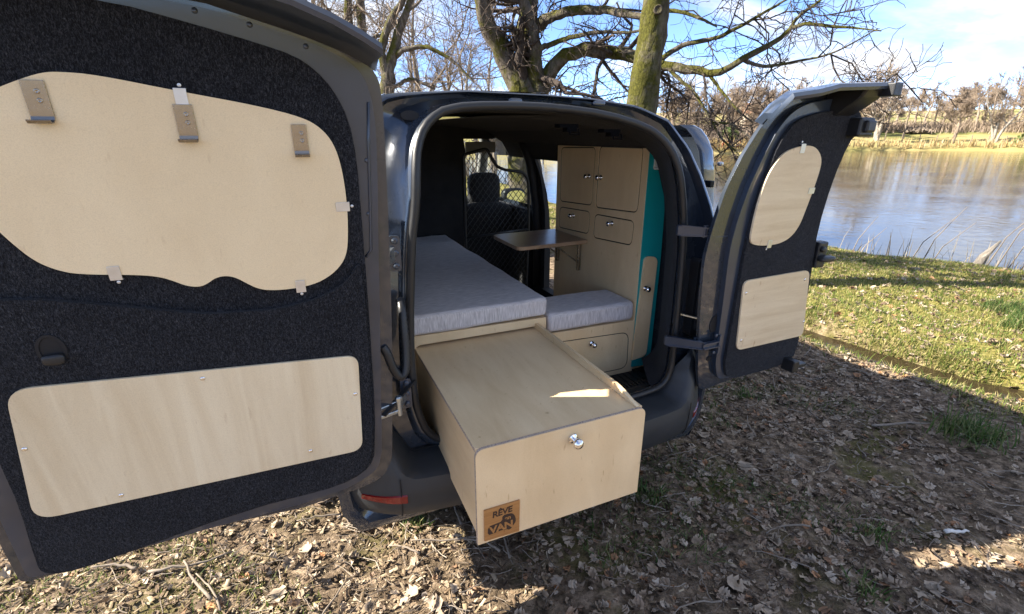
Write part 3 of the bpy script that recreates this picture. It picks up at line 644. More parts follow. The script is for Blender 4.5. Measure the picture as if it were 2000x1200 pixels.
def door(name, label, OUT, MID, CAR, WIN, LOW, lip, top, clips, screws, winmat, lowmat, free_x, ledge=None, taper=0):
    so_ = soft(OUT, .05); ns = len(so_); bk = [(u + taper * (1 if u < 1.0 else 0) * (1 - (u - .6) / .4 if u < 1.0 else 0), v) for u, v in so_] if taper else so_
    db = MB(); tr_ = tessellate_polygon([[Vector((p[0], p[1], 0)) for p in so_]]); tb_ = tessellate_polygon([[Vector((p[0], p[1], 0)) for p in bk]])
    db.add([DP(u, v, -.012) for u, v in so_] + [DP(u, v, -.028) for u, v in so_] + [DP(u, v, -.085) for u, v in bk],
           [tuple(t) for t in tr_] + [tuple(i + 2 * ns for i in reversed(t)) for t in tb_] + [(k * ns + i, k * ns + (i + 1) % ns, (k + 1) * ns + (i + 1) % ns, (k + 1) * ns + i) for k in (0, 1) for i in range(ns)])
    d = db.build(name, M['paint'], van, bevel=.006, segs=3, smooth=True, angle=R(35)); d['label'] = label
    MB().plate([soft(MID, .05)], -.013, .012, DP).build('inner_frame', M['paint_in'], d, bevel=.009, segs=4, smooth=True, angle=R(40))
    MB().plate([chaikin(CAR, 1)], .011, .028, DP).build('carpet_lining', M['carpet'], d, bevel=.007, segs=3)
    MB().plate([WIN], .028, .036, DP).build('window_panel', winmat, d, bevel=.001)
    lw = .028
    if ledge:
        MB().plate([soft(ledge, .05)], .022, .044, DP).build('carpet_ledge', M['carpet'], d, bevel=.014, segs=5, smooth=True, angle=R(50)); lw = .044
    MB().plate([LOW], lw, lw + .008, DP).build('lower_panel', lowmat, d, bevel=.001)
    # hood: the overhanging top edge that covers the roof end when closed
    hd = MB(); n = len(top); V = []
    for (u, v), (lx, ly, lz) in zip(top, lip):
        p = Vector(DP(u, v, -.02)); p2 = Vector(DP(u, v + .012, -.055)); l = Vector((lx, ly, lz)); mid = p.lerp(l, .45) + Vector((0, 0, .012)); l2 = l + Vector((0, -.004, .010)); l3 = l + Vector((0, .004, .022)); mid2 = p2.lerp(l3, .5) + Vector((0, 0, .014))
        V += [p, mid, l, l2, l3, mid2, p2]
    F = [(i * 7 + j, (i + 1) * 7 + j, (i + 1) * 7 + (j + 1) % 7, i * 7 + (j + 1) % 7) for i in range(n - 1) for j in range(7)] + [tuple(range(7)), tuple((n - 1) * 7 + j for j in range(6, -1, -1))]
    hd.add(V, F).build('top_overhang', M['paint_in'], d, smooth=True, angle=R(40))
    for u, v, a in clips: clip(u, v, a, .036, d)
    for u, v in screws: screw(u, v, lw + .008, d)
    return d
L_OUT = [(-.700, .592), (-.672, .66), (-.668, .703), (-.644, 1.059), (-.633, 1.30), (-.626, 1.513), (-.622, 1.66), (-.620, 1.80), (-.628, 1.875), (-.70, 1.912), (-.78, 1.938), (-.83, 1.952), (-.98, 1.99), (-1.2, 2.012), (-1.5, 2.02), (-1.69, 2.02), (-1.70, .545), (-1.215, .566), (-.976, .548), (-.775, .568)]
L_MID = [(-.730, .640), (-.708, .70), (-.700, .80), (-.696, .879), (-.673, 1.239), (-.663, 1.427), (-.651, 1.611), (-.645, 1.752), (-.655, 1.840), (-.69, 1.888), (-.78, 1.925), (-.98, 1.975), (-1.2, 1.998), (-1.5, 2.005), (-1.655, 2.005), (-1.655, 1.0), (-1.668, .575), (-1.215, .585), (-.976, .585), (-.82, .602)]
L_CAR = [(-.771, .660), (-.735, .705), (-.728, .76), (-.717, .884), (-.711, 1.072), (-.705, 1.324), (-.703, 1.503), (-.701, 1.665), (-.712, 1.76), (-.741, 1.825), (-.777, 1.866), (-.818, 1.893), (-.894, 1.914), (-.993, 1.938), (-1.148, 1.971), (-1.4, 1.985), (-1.60, 1.985), (-1.605, 1.5), (-1.595, 1.102), (-1.607, .83), (-1.629, .631), (-1.626, .595), (-1.590, .575), (-1.50, .578), (-1.128, .632), (-.86, .630)]
L_WIN = [(-1.365, 1.801), (-1.320, 1.821), (-1.280, 1.836), (-1.251, 1.839), (-1.193, 1.836), (-1.062, 1.811), (-.915, 1.786), (-.818, 1.762), (-.780, 1.739), (-.754, 1.703), (-.741, 1.646), (-.737, 1.560), (-.742, 1.477), (-.752, 1.413), (-.784, 1.372), (-.834, 1.344), (-.893, 1.336), (-.950, 1.338), (-.979, 1.347), (-1.001, 1.364), (-1.022, 1.382), (-1.043, 1.390), (-1.067, 1.387), (-1.086, 1.374), (-1.105, 1.367), (-1.131, 1.373), (-1.155, 1.389), (-1.179, 1.402), (-1.219, 1.412), (-1.329, 1.425), (-1.367, 1.441), (-1.396, 1.465), (-1.420, 1.505), (-1.441, 1.549), (-1.464, 1.606), (-1.465, 1.677), (-1.418, 1.754)]
L_top = [(-.630, 1.873), (-.70, 1.908), (-.78, 1.934), (-.83, 1.948), (-.98, 1.986), (-1.2, 2.008), (-1.5, 2.016), (-1.69, 2.016)]
L_lip = [(-.648, -.50, 1.882), (-.690, -.50, 1.906), (-.742, -.50, 1.931), (-.814, -.50, 1.957), (-.95, -.50, 1.990), (-1.18, -.50, 2.018), (-1.48, -.50, 2.03), (-1.68, -.50, 2.03)]
ld = door('rear_door', 'wide carpet lined rear door with three steel hooks on its plywood panel', L_OUT, L_MID, L_CAR, chaikin(L_WIN, 2), rnd([(-1.525, 1.172), (-.752, 1.113), (-.768, .772), (-1.580, .792)], [.05, .035, .04, .05], 7), L_lip, L_top,
          [(-1.055, 1.806, 0), (-.742, 1.546, -math.pi / 2), (-1.263, 1.414, math.pi), (-.877, 1.334, math.pi)], [(-1.536, 1.008), (-1.144, 1.120), (-.772, .984), (-.919, .814), (-1.393, .810)], M['ply_up'], M['ply_pale'], -1.69,
          [(-.785, .672), (-.746, .715), (-.735, .80), (-.726, .93), (-.720, 1.12), (-.716, 1.30), (-.720, 1.40), (-.76, 1.335), (-.85, 1.298), (-.95, 1.285), (-1.1, 1.295), (-1.25, 1.335), (-1.40, 1.375), (-1.592, 1.40), (-1.592, 1.102), (-1.598, .83), (-1.612, .66), (-1.600, .60), (-1.55, .590), (-1.128, .645), (-.87, .645)])
def coat_hook(u, v, w_, h_, parent):
    prof = [(.0, .002), (-h_ + .012, .002), (-h_ + .004, .006), (-h_ - .001, .014), (-h_ - .002, .026), (-h_ + .004, .032)]
    mb = MB(); V = []
    for i, (dz, o_) in enumerate(prof):
        a = prof[max(0, i - 1)]; b_ = prof[min(len(prof) - 1, i + 1)]; t_ = Vector((b_[0] - a[0], b_[1] - a[1])).normalized(); n_ = Vector((t_.y, -t_.x)) * -1
        for s_ in (-1, 1):
            V.append(DP(u + s_ * w_ / 2, v + dz, .036 + o_)); V.append(DP(u + s_ * w_ / 2, v + dz + n_.x * .0022 * -1, .036 + o_ + n_.y * .0022 * -1))
    F = []
    for i in range(len(prof) - 1):
        b_ = i * 4; n = b_ + 4
        F += [(b_, b_ + 2, n + 2, n), (b_ + 1, n + 1, n + 3, b_ + 3), (b_, n, n + 1, b_ + 1), (b_ + 2, b_ + 3, n + 3, n + 2)]
    F += [(0, 1, 3, 2), tuple(len(V) - 4 + k for k in (0, 2, 3, 1))]
    mb.add(V, F)
    for dz in (-.020, -.037): mb.lathe([(.0052, 0), (.0048, .0018), (.003, .0024), (.0, .001)], DP(u + .004, v + dz, .0395), (0, -1, -.08), 14)
    mb.build('coat_hook', M['steel'], parent, bevel=.0006)
coat_hook(-1.298, 1.822, .038, .078, ld); coat_hook(-1.056, 1.784, .036, .076, ld); coat_hook(-.829, 1.746, .033, .072, ld)
# recessed pull handle
ph = [(-1.420 + .028 * math.cos(a), 1.253 + .040 * math.sin(a)) for a in np.linspace(0, 2 * math.pi, 33)[:-1]]
hb = MB().plate([ph, inset(ph, .007)], .040, .047, DP).plate([inset(ph, .007)], .040, .0445, DP)
hb.build('pull_handle', M['black'], ld, bevel=.003, smooth=True, angle=R(45))
MB().sup(DP(-1.420, 1.232, .050), (.022, .010, .013), .6).build('handle_lip', M['rubber'], ld, smooth=True)
MB().sup(DP(-1.415, 1.905, .03), (.03, .01, .02), .5).build('door_buffer', M['bplastic'], ld, smooth=True)
# pressed edge bead and rubber details of the wide door
MB().tube([DP(u, v, .013) for u, v in [(-.660, 1.80), (-.668, 1.70), (-.676, 1.55), (-.684, 1.42), (-.700, 1.40)]], .004, 6).build('pressed_bead', M['paint_in'], ld, smooth=True)
for u, v in ((-.675, 1.66), (-.682, 1.52), (-.79, 1.915), (-.90, 1.95), (-1.0, 1.968)): MB().sup(DP(u, v, .012), (.006, .003, .006), .8, 10, 6).build('rivet', M['paint_in'], ld, smooth=True)

R_OUT = [(.722, .628), (.690, .74), (.661, .871), (.626, 1.069), (.600, 1.25), (.602, 1.315), (.612, 1.402), (.637, 1.535), (.685, 1.652), (.747, 1.755), (.807, 1.822), (.855, 1.846), (.993, 1.868), (1.105, 1.880), (1.245, 1.886), (1.258, 1.786), (1.240, 1.70), (1.212, 1.58), (1.205, 1.456), (1.205, 1.350), (1.216, 1.263), (1.238, 1.133), (1.265, 1.009), (1.290, .817), (1.290, .668), (1.176, .645), (1.013, .636), (.860, .626), (.76, .612)]
R_MID = [(.800, .672), (.768, .75), (.745, .90), (.722, 1.10), (.702, 1.25), (.698, 1.32), (.706, 1.42), (.728, 1.54), (.765, 1.65), (.81, 1.75), (.86, 1.805), (.93, 1.835), (1.05, 1.855), (1.225, 1.86), (1.238, 1.78), (1.215, 1.69), (1.190, 1.58), (1.183, 1.456), (1.185, 1.350), (1.200, 1.263), (1.222, 1.133), (1.250, 1.009), (1.278, .817), (1.276, .685), (1.17, .660), (1.0, .653)]
R_CAR = [(.832, .690), (.806, .76), (.800, .846), (.776, 1.159), (.763, 1.325), (.769, 1.476), (.799, 1.650), (.830, 1.723), (.870, 1.772), (.964, 1.802), (1.080, 1.815), (1.205, 1.822), (1.246, 1.786), (1.250, 1.734), (1.207, 1.700), (1.175, 1.547), (1.172, 1.350), (1.204, 1.187), (1.245, .99), (1.270, .790), (1.268, .690), (1.157, .668), (.941, .664), (.865, .672)]
R_WIN = [(.772, 1.324), (.765, 1.391), (.766, 1.486), (.780, 1.575), (.816, 1.639), (.849, 1.668), (.918, 1.686), (.986, 1.688), (1.033, 1.666), (1.063, 1.631), (1.067, 1.583), (1.059, 1.506), (1.047, 1.428), (1.037, 1.373), (1.006, 1.327), (.947, 1.303), (.871, 1.301), (.805, 1.308)]
R_top = [(.755, 1.762), (.807, 1.820), (.86, 1.845), (.993, 1.867), (1.105, 1.879), (1.18, 1.884), (1.245, 1.886)]
R_lip = [(.70, -.36, 1.775), (.705, -.40, 1.815), (.71, -.42, 1.835), (.80, -.45, 1.848), (.892, -.45, 1.868), (1.04, -.45, 1.876), (1.178, -.45, 1.884)]
rd = door('rear_door', 'narrow carpet lined rear door with two pale plywood panels hinged beside the teal cabinet', R_OUT, R_MID, R_CAR, chaikin(R_WIN, 2), rnd([(.792, 1.157), (1.186, 1.163), (1.277, .823), (.848, .821)], .035, 7), R_lip, R_top,
          [(.934, 1.684, 0), (1.056, 1.514, -math.pi / 2), (.885, 1.300, math.pi)], [(.82, 1.10), (1.17, 1.12), (.862, .87), (1.25, .90)], M['ply_grain'], M['ply_grain'], 1.25, None, .10)
MB().box(1.17, 1.255, -.37, -.30, 1.72, 1.79).box(1.19, 1.245, -.385, -.36, 1.735, 1.78).build('latch', M['bplastic'], rd, bevel=.008)
MB().box(1.145, 1.192, -.475, -.40, 1.858, 1.902).build('overhang_cap', M['bplastic'], rd, bevel=.004)
MB().plate([[(-.27, 1.885), (-.44, 1.885), (-.42, 1.855), (-.34, 1.80), (-.27, 1.79)]], 1.06, 1.17, lambda u, v, w: (w, u, v)).build('overhang_bracket', M['bplastic'], rd, bevel=.008)
MB().box(1.205, 1.262, -.29, -.245, 1.17, 1.285).sup((1.235, -.31, 1.215), (.045, .022, .012), .6).lathe([(.014, 0), (.012, .02)], (1.222, -.285, 1.255), (0, -1, 0), 14).build('latch', M['bplastic'], rd, bevel=.006)
MB().box(1.195, 1.235, -.295, -.23, .655, .715).bar((1.22, -.25, .665), (1.345, -.24, .655), .03, .022).build('latch', M['bplastic'], rd, bevel=.005)
ov = [(.730 + .026 * math.cos(a), .956 + .042 * math.sin(a)) for a in np.linspace(0, 2 * math.pi, 25)[:-1]]
MB().plate([ov], -.02, -.0085, DP).build('check_strap_slot', M['black'], rd)
ov = [(.742 + .012 * math.cos(a), .780 + .013 * math.sin(a)) for a in np.linspace(0, 2 * math.pi, 17)[:-1]]
MB().plate([ov], -.02, -.0085, DP).build('drain_hole', M['black'], rd)
MB().bar((.640, -.10, .975), (.735, -.20, .957), .012, .006).build('check_strap', M['zinc'], van)
MB().bar((-.560, -.115, .905), (-.69, -.24, .865), .016, .008).build('check_strap', M['bplastic'], van)
# hinges
for zz, xp in ((1.358, .622), (.868, .652)):
    hf = lambda u, v, w: (u, -.112 - (u - .555) * 1.0 - w, zz + v)
    h = MB(); h.plate([rnd([(.555, -.020), (.555, .020), (xp + .012, .015), (xp + .012, -.015)], .005)], 0, .010, hf)
    h.plate([[(.56, .018), (xp + .012, .013), (xp + .012, .018), (.56, .023)]], -.006, .018, hf).plate([[(.56, -.023), (xp + .012, -.018), (xp + .012, -.013), (.56, -.018)]], -.006, .018, hf)
    h.lathe([(.010, -.024), (.010, .024)], (xp + .012, -.190, zz), (0, 0, 1), 14)
    h.box(xp + .01, xp + .095, -.240, -.228, zz - .010, zz + .010).box(xp + .01, xp + .095, -.248, -.228, zz + .009, zz + .014).box(xp + .01, xp + .095, -.248, -.228, zz - .014, zz - .009)
    h.box(xp + .090, xp + .100, -.248, -.228, zz - .045, zz + .042)
    for dz in (-.042, .038): h.lathe([(.008, 0), (.008, .006), (.004, .008)], (xp + .080, -.232, zz + dz), (0, -1, 0), 12)
    h.build('hinge', M['paint_in'], van, bevel=.002)
for zz in (1.365, .862):
    h = MB(); h.plate([rect(-.612, -.575, -.055, .06, .012)], 0, .010, lambda u, v, w: (u, -.118 - w, zz + v))
    for dz in (-.038, .004, .044): h.lathe([(.010, 0), (.010, .006), (.006, .009)], (-.592, -.128, zz + dz), (0, -1, 0), 12)
    h.build('hinge_plate', M['paint_in'], van, bevel=.002)
    MB().lathe([(.009, -.036), (.009, .036)], (-.632, -.195, zz), (0, 0, 1), 14).lathe([(.013, .020), (.013, .034)], (-.632, -.195, zz), (0, 0, 1), 6).bar((-.60, -.135, zz + .006), (-.632, -.195, zz), .012, .040).bar((-.632, -.195, zz + .018), (-.70, -.215, zz + .012), .010, .010).bar((-.632, -.195, zz - .018), (-.70, -.215, zz - .018), .010, .012).build('hinge', M['zinc'], van, bevel=.0015)
# cable conduit by the wide door
cp = catm([(-.590, -.130, 1.215), (-.592, -.165, 1.19), (-.594, -.185, 1.13), (-.596, -.20, 1.06), (-.605, -.215, 1.00), (-.625, -.225, .985), (-.645, -.228, 1.02), (-.660, -.228, 1.075), (-.672, -.225, 1.10)], 9)
MB().tube(cp, [.0125 + (.0022 if i % 2 else 0) for i in range(len(cp))], 12).build('cable_conduit', M['rubber'], van, smooth=True)
# open side door, slid back along the body
sdx = .885
SDP = [(.62, .055), (.98, .072), (1.15, .075), (1.31, .068), (1.446, .055), (1.57, .035), (1.66, .012), (1.715, -.012), (1.752, -.045), (1.768, -.085)]
sm = MB(); V = []
for z, o_ in SDP:
    for y in (.08, .11, .14, .94, .97, 1.0):
        bul = {.08: -.02, .11: .02, .14: .03, .94: .03, .97: .02, 1.0: -.02}[y]; V.append((sdx + o_ + bul + .01, y + .05 * sstep((z - 1.62) / .2), z))
F = [(i * 6 + j, i * 6 + j + 1, (i + 1) * 6 + j + 1, (i + 1) * 6 + j) for i in range(len(SDP) - 1) for j in range(5)]
sm.add(V, F); V2 = [(x - .075, y, z) for x, y, z in V]; sm.add(V2, [tuple(reversed(f)) for f in F])
n_ = len(V)
edge = [i * 6 for i in range(len(SDP))] + [(len(SDP) - 1) * 6 + j for j in range(1, 6)] + [i * 6 + 5 for i in range(len(SDP) - 2, -1, -1)] + [j for j in range(4, 0, -1)]
sm.f += [(edge[k], edge[(k + 1) % len(edge)], n_ + edge[(k + 1) % len(edge)], n_ + edge[k]) for k in range(len(edge))]
sdo = sm.build('sliding_door', M['paint'], van, smooth=True, angle=R(40))
MB().box(.875, .90, .055, .085, 1.50, 1.53).build('door_roller', M['bplastic'], sdo, bevel=.004)
MB().sup((.965, .10, 1.60), (.012, .012, .01), .6).build('door_stop', M['alu'], sdo, smooth=True)

ctex = bpy.data.textures.new('cushion_soft', 'CLOUDS'); ctex.noise_scale = .22; ctex.noise_depth = 2
def soften(o, st):
    m1 = o.modifiers.new('sub', 'SUBSURF'); m1.subdivision_type = 'SIMPLE'; m1.levels = 4; m1.render_levels = 4
    m2 = o.modifiers.new('soft', 'DISPLACE'); m2.texture = ctex; m2.strength = st; m2.mid_level = .5; return o
# ------------------------------------------------------------------ camper furniture
YB = .236
FY = lambda u, v, w: (u, YB - w, v)
bed = thing('bed_base', 'pale plywood bed base with an open drawer bay under the grey mattress', 'bed base', (-.22, 1.05, .524))
MB().plate([[(-.66, .527), (.147, .527), (.147, .915), (-.66, .922)], rect(-.478, .128, .540, .878, [.0, .0, .03, .03])], -.015, 0, FY).build('front_panel', M['ply'], bed, bevel=.001)
MB().box(.132, .147, YB + .016, 1.90, .527, .915).build('side_panel', M['ply'], bed)
MB().box(-.66, .131, YB + .016, 1.90, .900, .915).build('top_panel', M['ply'], bed)
mat_ = MB().box(-.665, .150, YB - .004, 1.912, .9235, 1.012)
tag(soften(mat_.build('mattress', M['fabric'], None, bevel=.018, segs=4, smooth=True, angle=R(30)), .016), 'long grey melange mattress on the plywood bed base', 'mattress')
# seat box
sb = thing('seat_box', 'small plywood seat box with chrome knob on its flap beside the bed base', 'box', (.41, .37, .524))
SD = rnd([(.185, .556), (.640, .556), (.632, .757), (.185, .773)], [.0, .045, .045, .03])
MB().plate([[(.158, .527), (.664, .527), (.664, .822), (.158, .826)], inset(SD, -.005)], -.014, 0, FY).build('front_panel', M['ply'], sb, bevel=.0008)
MB().box(.165, .658, YB + .0148, YB + .0165, .535, .80).build('gap_shade_sheet', M['groove'], sb)  # dark sheet added behind the flap gap, painted in place of its shade
MB().box(.158, .664, YB + .018, .500, .527, .822).build('carcass', M['ply'], sb)
fp = MB().plate([SD], -.012, -.0008, FY).build('flap', M['ply'], sb, bevel=.0008)
knob((.409, YB, .735), (0, -1, 0), fp); MB().plate([inset(SD, -.0045), inset(SD, -.0004)], -.0125, -.002, FY).build('routed_gap_shade', M['groove'], fp)  # dark ring fills the flap gap: cut edge and shade in one colour
tag(soften(MB().box(.160, .656, YB - .002, .495, .8275, .925).build('seat_cushion', M['fabric'], None, bevel=.022, segs=4, smooth=True, angle=R(30)), .016), 'square grey melange cushion on the small seat box', 'cushion')
# tall cabinet
cab = thing('tall_cabinet', 'tall plywood cabinet with teal end panel, two doors and two drawers', 'cabinet', (.72, .68, .524))
FX = lambda u, v, w: (.661 - w, u, v)
holes = {'cupboard_door': [[(1.066, 1.652), (.693, 1.660), (.700, 1.356), (1.060, 1.338)], [(.645, 1.667), (.288, 1.677), (.290, 1.371), (.655, 1.350)]],
         'drawer_front': [[(1.058, 1.296), (.713, 1.312), (.720, 1.190), (1.066, 1.172)], [(.655, 1.306), (.308, 1.320), (.315, 1.203), (.660, 1.180)]]}
hl = {k: [rnd(h, .030) for h in v] for k, v in holes.items()}
MB().plate([[(YB, .527), (1.112, .527), (1.112, 1.698), (YB + .10, 1.704), (YB, 1.704)]] + [inset(h, -.006) for v in hl.values() for h in v], -.015, 0, FX).build('side_panel', M['ply'], cab, bevel=.0008)
kpos = {('cupboard_door', 0): (.735, 1.508), ('cupboard_door', 1): (.617, 1.511), ('drawer_front', 0): (.886, 1.268), ('drawer_front', 1): (.487, 1.284)}
for k, v in hl.items():
    for i, h in enumerate(v):
        o_ = MB().plate([h], -.013, -.001, FX).build(k, M['ply'], cab, bevel=.0008); MB().plate([inset(h, -.0055), inset(h, -.0004)], -.0135, -.002, FX).build('routed_gap_shade', M['groove'], o_)  # ring in the door gap paints its shade along with the dark cut edge
        u, vv = kpos[(k, i)]; knob((.662, u, vv), (-1, 0, 0), o_)
MB().box(.6762, .6778, YB + .02, 1.10, 1.14, 1.69).build('gap_shade_sheet', M['groove'], cab)  # added dark sheet behind the fronts, so the gaps read as shaded
MB().box(.6785, .788, YB + .018, 1.108, .527, 1.50).box(.6785, .72, YB + .018, 1.108, 1.50, 1.66).build('carcass', M['ply'], cab)
TE = [(.668, .552), (.782, .545), (.792, .61), (.792, 1.15), (.783, 1.407), (.742, 1.60), (.715, 1.665), (.678, 1.703), (.662, 1.703)]
ts = rnd([(.664, .597), (.755, .605), (.766, 1.15), (.684, 1.16)], [.0, .035, .035, .03])
MB().plate([TE], 0, .016, lambda u, v, w: (u, YB - w + .015, v)).build('end_panel', M['teal'], cab, bevel=.001)
td = MB().plate([ts], -.001, .010, lambda u, v, w: (u, YB - .001 - w, v)).build('narrow_door', M['ply'], cab, bevel=.001)
knob((.702, YB - .011, .994), (0, -1, 0), td)
hk = MB().box(.690, .714, YB - .010, YB - .001, 1.575, 1.645).box(.690, .714, YB - .040, YB - .010, 1.575, 1.582).box(.690, .714, YB - .040, YB - .034, 1.582, 1.592).build('towel_hook', M['white'], cab, bevel=.003)
# folding table
tbl = thing('folding_table', 'small brown wooden flap table on folding brackets fixed to the tall cabinet', 'table', (.43, .89, 1.0))
MB().plate([rnd([(.205, .690), (.657, .715), (.657, 1.115), (.205, 1.085)], [.05, .0, .0, .05])], 0, .020, lambda u, v, w: (u, v, 1.132 + w)).build('table_top', M['table'], tbl, bevel=.003)
for y in (.79, 1.05):
    MB().box(.640, .659, y - .011, y + .011, .955, 1.128).box(.46, .640, y - .009, y + .009, 1.110, 1.1305).bar((.648, y, 1.00), (.50, y, 1.112), .014, .008).build('folding_bracket', M['steel'], tbl, bevel=.0015)
# pull-out drawer
dr = thing('pull_out_drawer', 'long plywood drawer box pulled out over the bumper with a bamboo logo plaque', 'drawer', (-.18, -.15, .521))
XA, XB, YF, ZT, ZB = -.482, .121, -.541, .867, .521
MB().plate([rnd([(XA, ZB), (XB, ZB), (XB, ZT), (XA, ZT)], [0, 0, .03, .03], 8)], 0, .015, lambda u, v, w: (u, YF + .015 - w, v)).build('front_panel', M['ply'], dr, mats=None, bevel=.001)
MB().plate([rnd([(XA + .001, ZB + .001), (XB - .001, ZB + .001), (XB - .001, ZT - .0006), (XA + .001, ZT - .0006)], [0, 0, .03, .03], 8), rnd([(XA + .004, ZB + .004), (XB - .004, ZB + .004), (XB - .004, ZT - .004), (XA + .004, ZT - .004)], [0, 0, .027, .027], 8)], .003, .0125, lambda u, v, w: (u * 1.0 + (.0015 if u > -.18 else -.0015), YF + .015 - w, v + (.0012 if v > .7 else -.0012))).build('front_edge_band', M['edge'], dr)
MB().box(XA + .003, XA + .018, YF + .016, YB + .45, ZB + .03, ZT - .014).build('side_panel', M['ply_h'], dr, bevel=.001)
MB().box(XB - .018, XB - .003, YF + .016, YB + .45, ZB + .03, ZT - .014).build('side_panel', M['ply_h'], dr, bevel=.001)
MB().box(XA + .003, XB - .003, YF + .0155, YB + .45, ZT - .0135, ZT - .002).build('top_panel', M['ply_h'], dr, bevel=.002)
MB().box(XA + .0022, XA + .0035, YF + .016, YB - .01, ZT - .0125, ZT - .003).build('top_edge_band', M['edge'], dr)
MB().plate([rnd([(YF + .016, ZT - .0018), (YB + .10, ZT - .0018), (YB + .10, ZT + .027), (YF + .12, ZT + .027), (YF + .016, ZT + .002)], [0, 0, 0, .04, 0])], 0, .014, lambda u, v, w: (XB - .030 + w, u, v)).build('side_rail', M['ply_h'], dr, bevel=.001)
MB().box(XA + .02, XB - .02, YF + .03, YB + .4, ZB + .03, ZB + .042).build('bottom_panel', M['ply_h'], dr)
knob((-.158, YF, .823), (0, -1, .0), dr, 1.25)
MB().lathe([(.008, -.002), (.012, .0005), (.012, .002), (.009, .004)], (-.140, YF - .002, .806), (0, -1, .0), 18).build('catch_rosette', M['chrome'], dr, smooth=True, angle=R(50))
pq = MB().plate([[(-.4615, .5325), (-.3435, .527), (-.342, .650), (-.461, .651)]], 0, .005, lambda u, v, w: (u, YF - w, v)).build('logo_plaque', M['bamboo'], dr, bevel=.0008)
def text(body_, size, u, v, mat, w, shear=0, xs=1.0, rot=0, off=.0, name='lettering'):
    cu_ = bpy.data.curves.new('txt', 'FONT'); cu_.body = body_; cu_.size = size; cu_.extrude = .0003; cu_.shear = shear; cu_.offset = off; cu_.align_x = 'CENTER'; cu_.space_character = .95
    to = bpy.data.objects.new('txt', cu_); COL.objects.link(to); dg = bpy.context.evaluated_depsgraph_get(); me = bpy.data.meshes.new_from_object(to.evaluated_get(dg)); bpy.data.objects.remove(to, do_unlink=True)
    c, s_ = math.cos(rot), math.sin(rot)
    vv = [(u + (p.co.x * xs * c - p.co.y * s_), YF - w - p.co.z, v + (p.co.x * xs * s_ + p.co.y * c)) for p in me.vertices]
    ff = [tuple(p.vertices) for p in me.polygons]
    part(name, vv, ff, mat, pq, fix=False)
FQ = lambda u, v, w: (u, YF - w, v)
MB().plate([chaikin([(-.452, .553), (-.449, .586), (-.425, .588), (-.402, .590), (-.402, .612), (-.375, .612), (-.364, .605), (-.357, .590), (-.356, .572), (-.364, .562), (-.372, .551), (-.380, .548), (-.388, .554), (-.41, .556), (-.43, .554)], 1)], .0048, .0056, FQ).build('van_silhouette', M['ink'], pq)
text('RÊVE', .031, -.402, .616, M['ink'], .0056, .12, 1.02, R(3), .0008)
text('en', .020, -.384, .592, M['bamboo'], .0062, 0, 1.1, 0, .0006)
text('VAN', .036, -.405, .558, M['bamboo'], .0062, 0, 1.1, R(1), .0012)

# ------------------------------------------------------------------ trees
UP = np.array([0, 0, 1.0])
def unit(v): return v / np.maximum(np.linalg.norm(v, axis=-1, keepdims=True), 1e-9)
def resample(L, n, jit=0.0):
    P = np.array(L, float); d = np.concatenate([[0], np.cumsum(np.linalg.norm(np.diff(P[:, :3], axis=0), axis=1))]); t = np.linspace(0, d[-1], n)
    # smooth via catmull on dense samples
    Q = np.array(catm([tuple(p) for p in P], 8)); dq = np.concatenate([[0], np.cumsum(np.linalg.norm(np.diff(Q[:, :3], axis=0), axis=1))]); t = np.linspace(0, dq[-1], n)
    out = np.stack([np.interp(t, dq, Q[:, k]) for k in range(4)], -1)
    if jit: out[1:-1, :3] += rng.normal(size=(n - 2, 3)) * jit * out[1:-1, 3:4]
    return out[:, :3], out[:, 3]
def tubes(P, Rr, k, lump=0.0):
    mcount, n, _ = P.shape; T = unit(np.gradient(P, axis=1)); mean = unit(P[:, -1] - P[:, 0]); ref = np.where(np.abs(mean[:, 2:3]) > .8, np.array([[1., 0, 0]]), np.array([[0, 0, 1.]]))
    ref = np.repeat(ref[:, None, :], n, 1); A = unit(np.cross(T, ref)); B = np.cross(T, A)
    th = 2 * np.pi * np.arange(k) / k; ring = A[:, :, None, :] * np.cos(th)[None, None, :, None] + B[:, :, None, :] * np.sin(th)[None, None, :, None]
    rad = Rr[:, :, None, None] * np.ones((1, 1, k, 1))
    if lump: rad = rad * (1 + lump * rng.normal(size=(mcount, n, k, 1)))
    V = (P[:, :, None, :] + ring * rad).reshape(-1, 3)
    i0 = (np.arange(mcount)[:, None, None] * n + np.arange(n - 1)[None, :, None]) * k; j = np.arange(k)[None, None, :]; j2 = (j + 1) % k
    F = np.stack([i0 + j, i0 + j2, i0 + k + j2, i0 + k + j], -1).reshape(-1, 4)
    return V, F
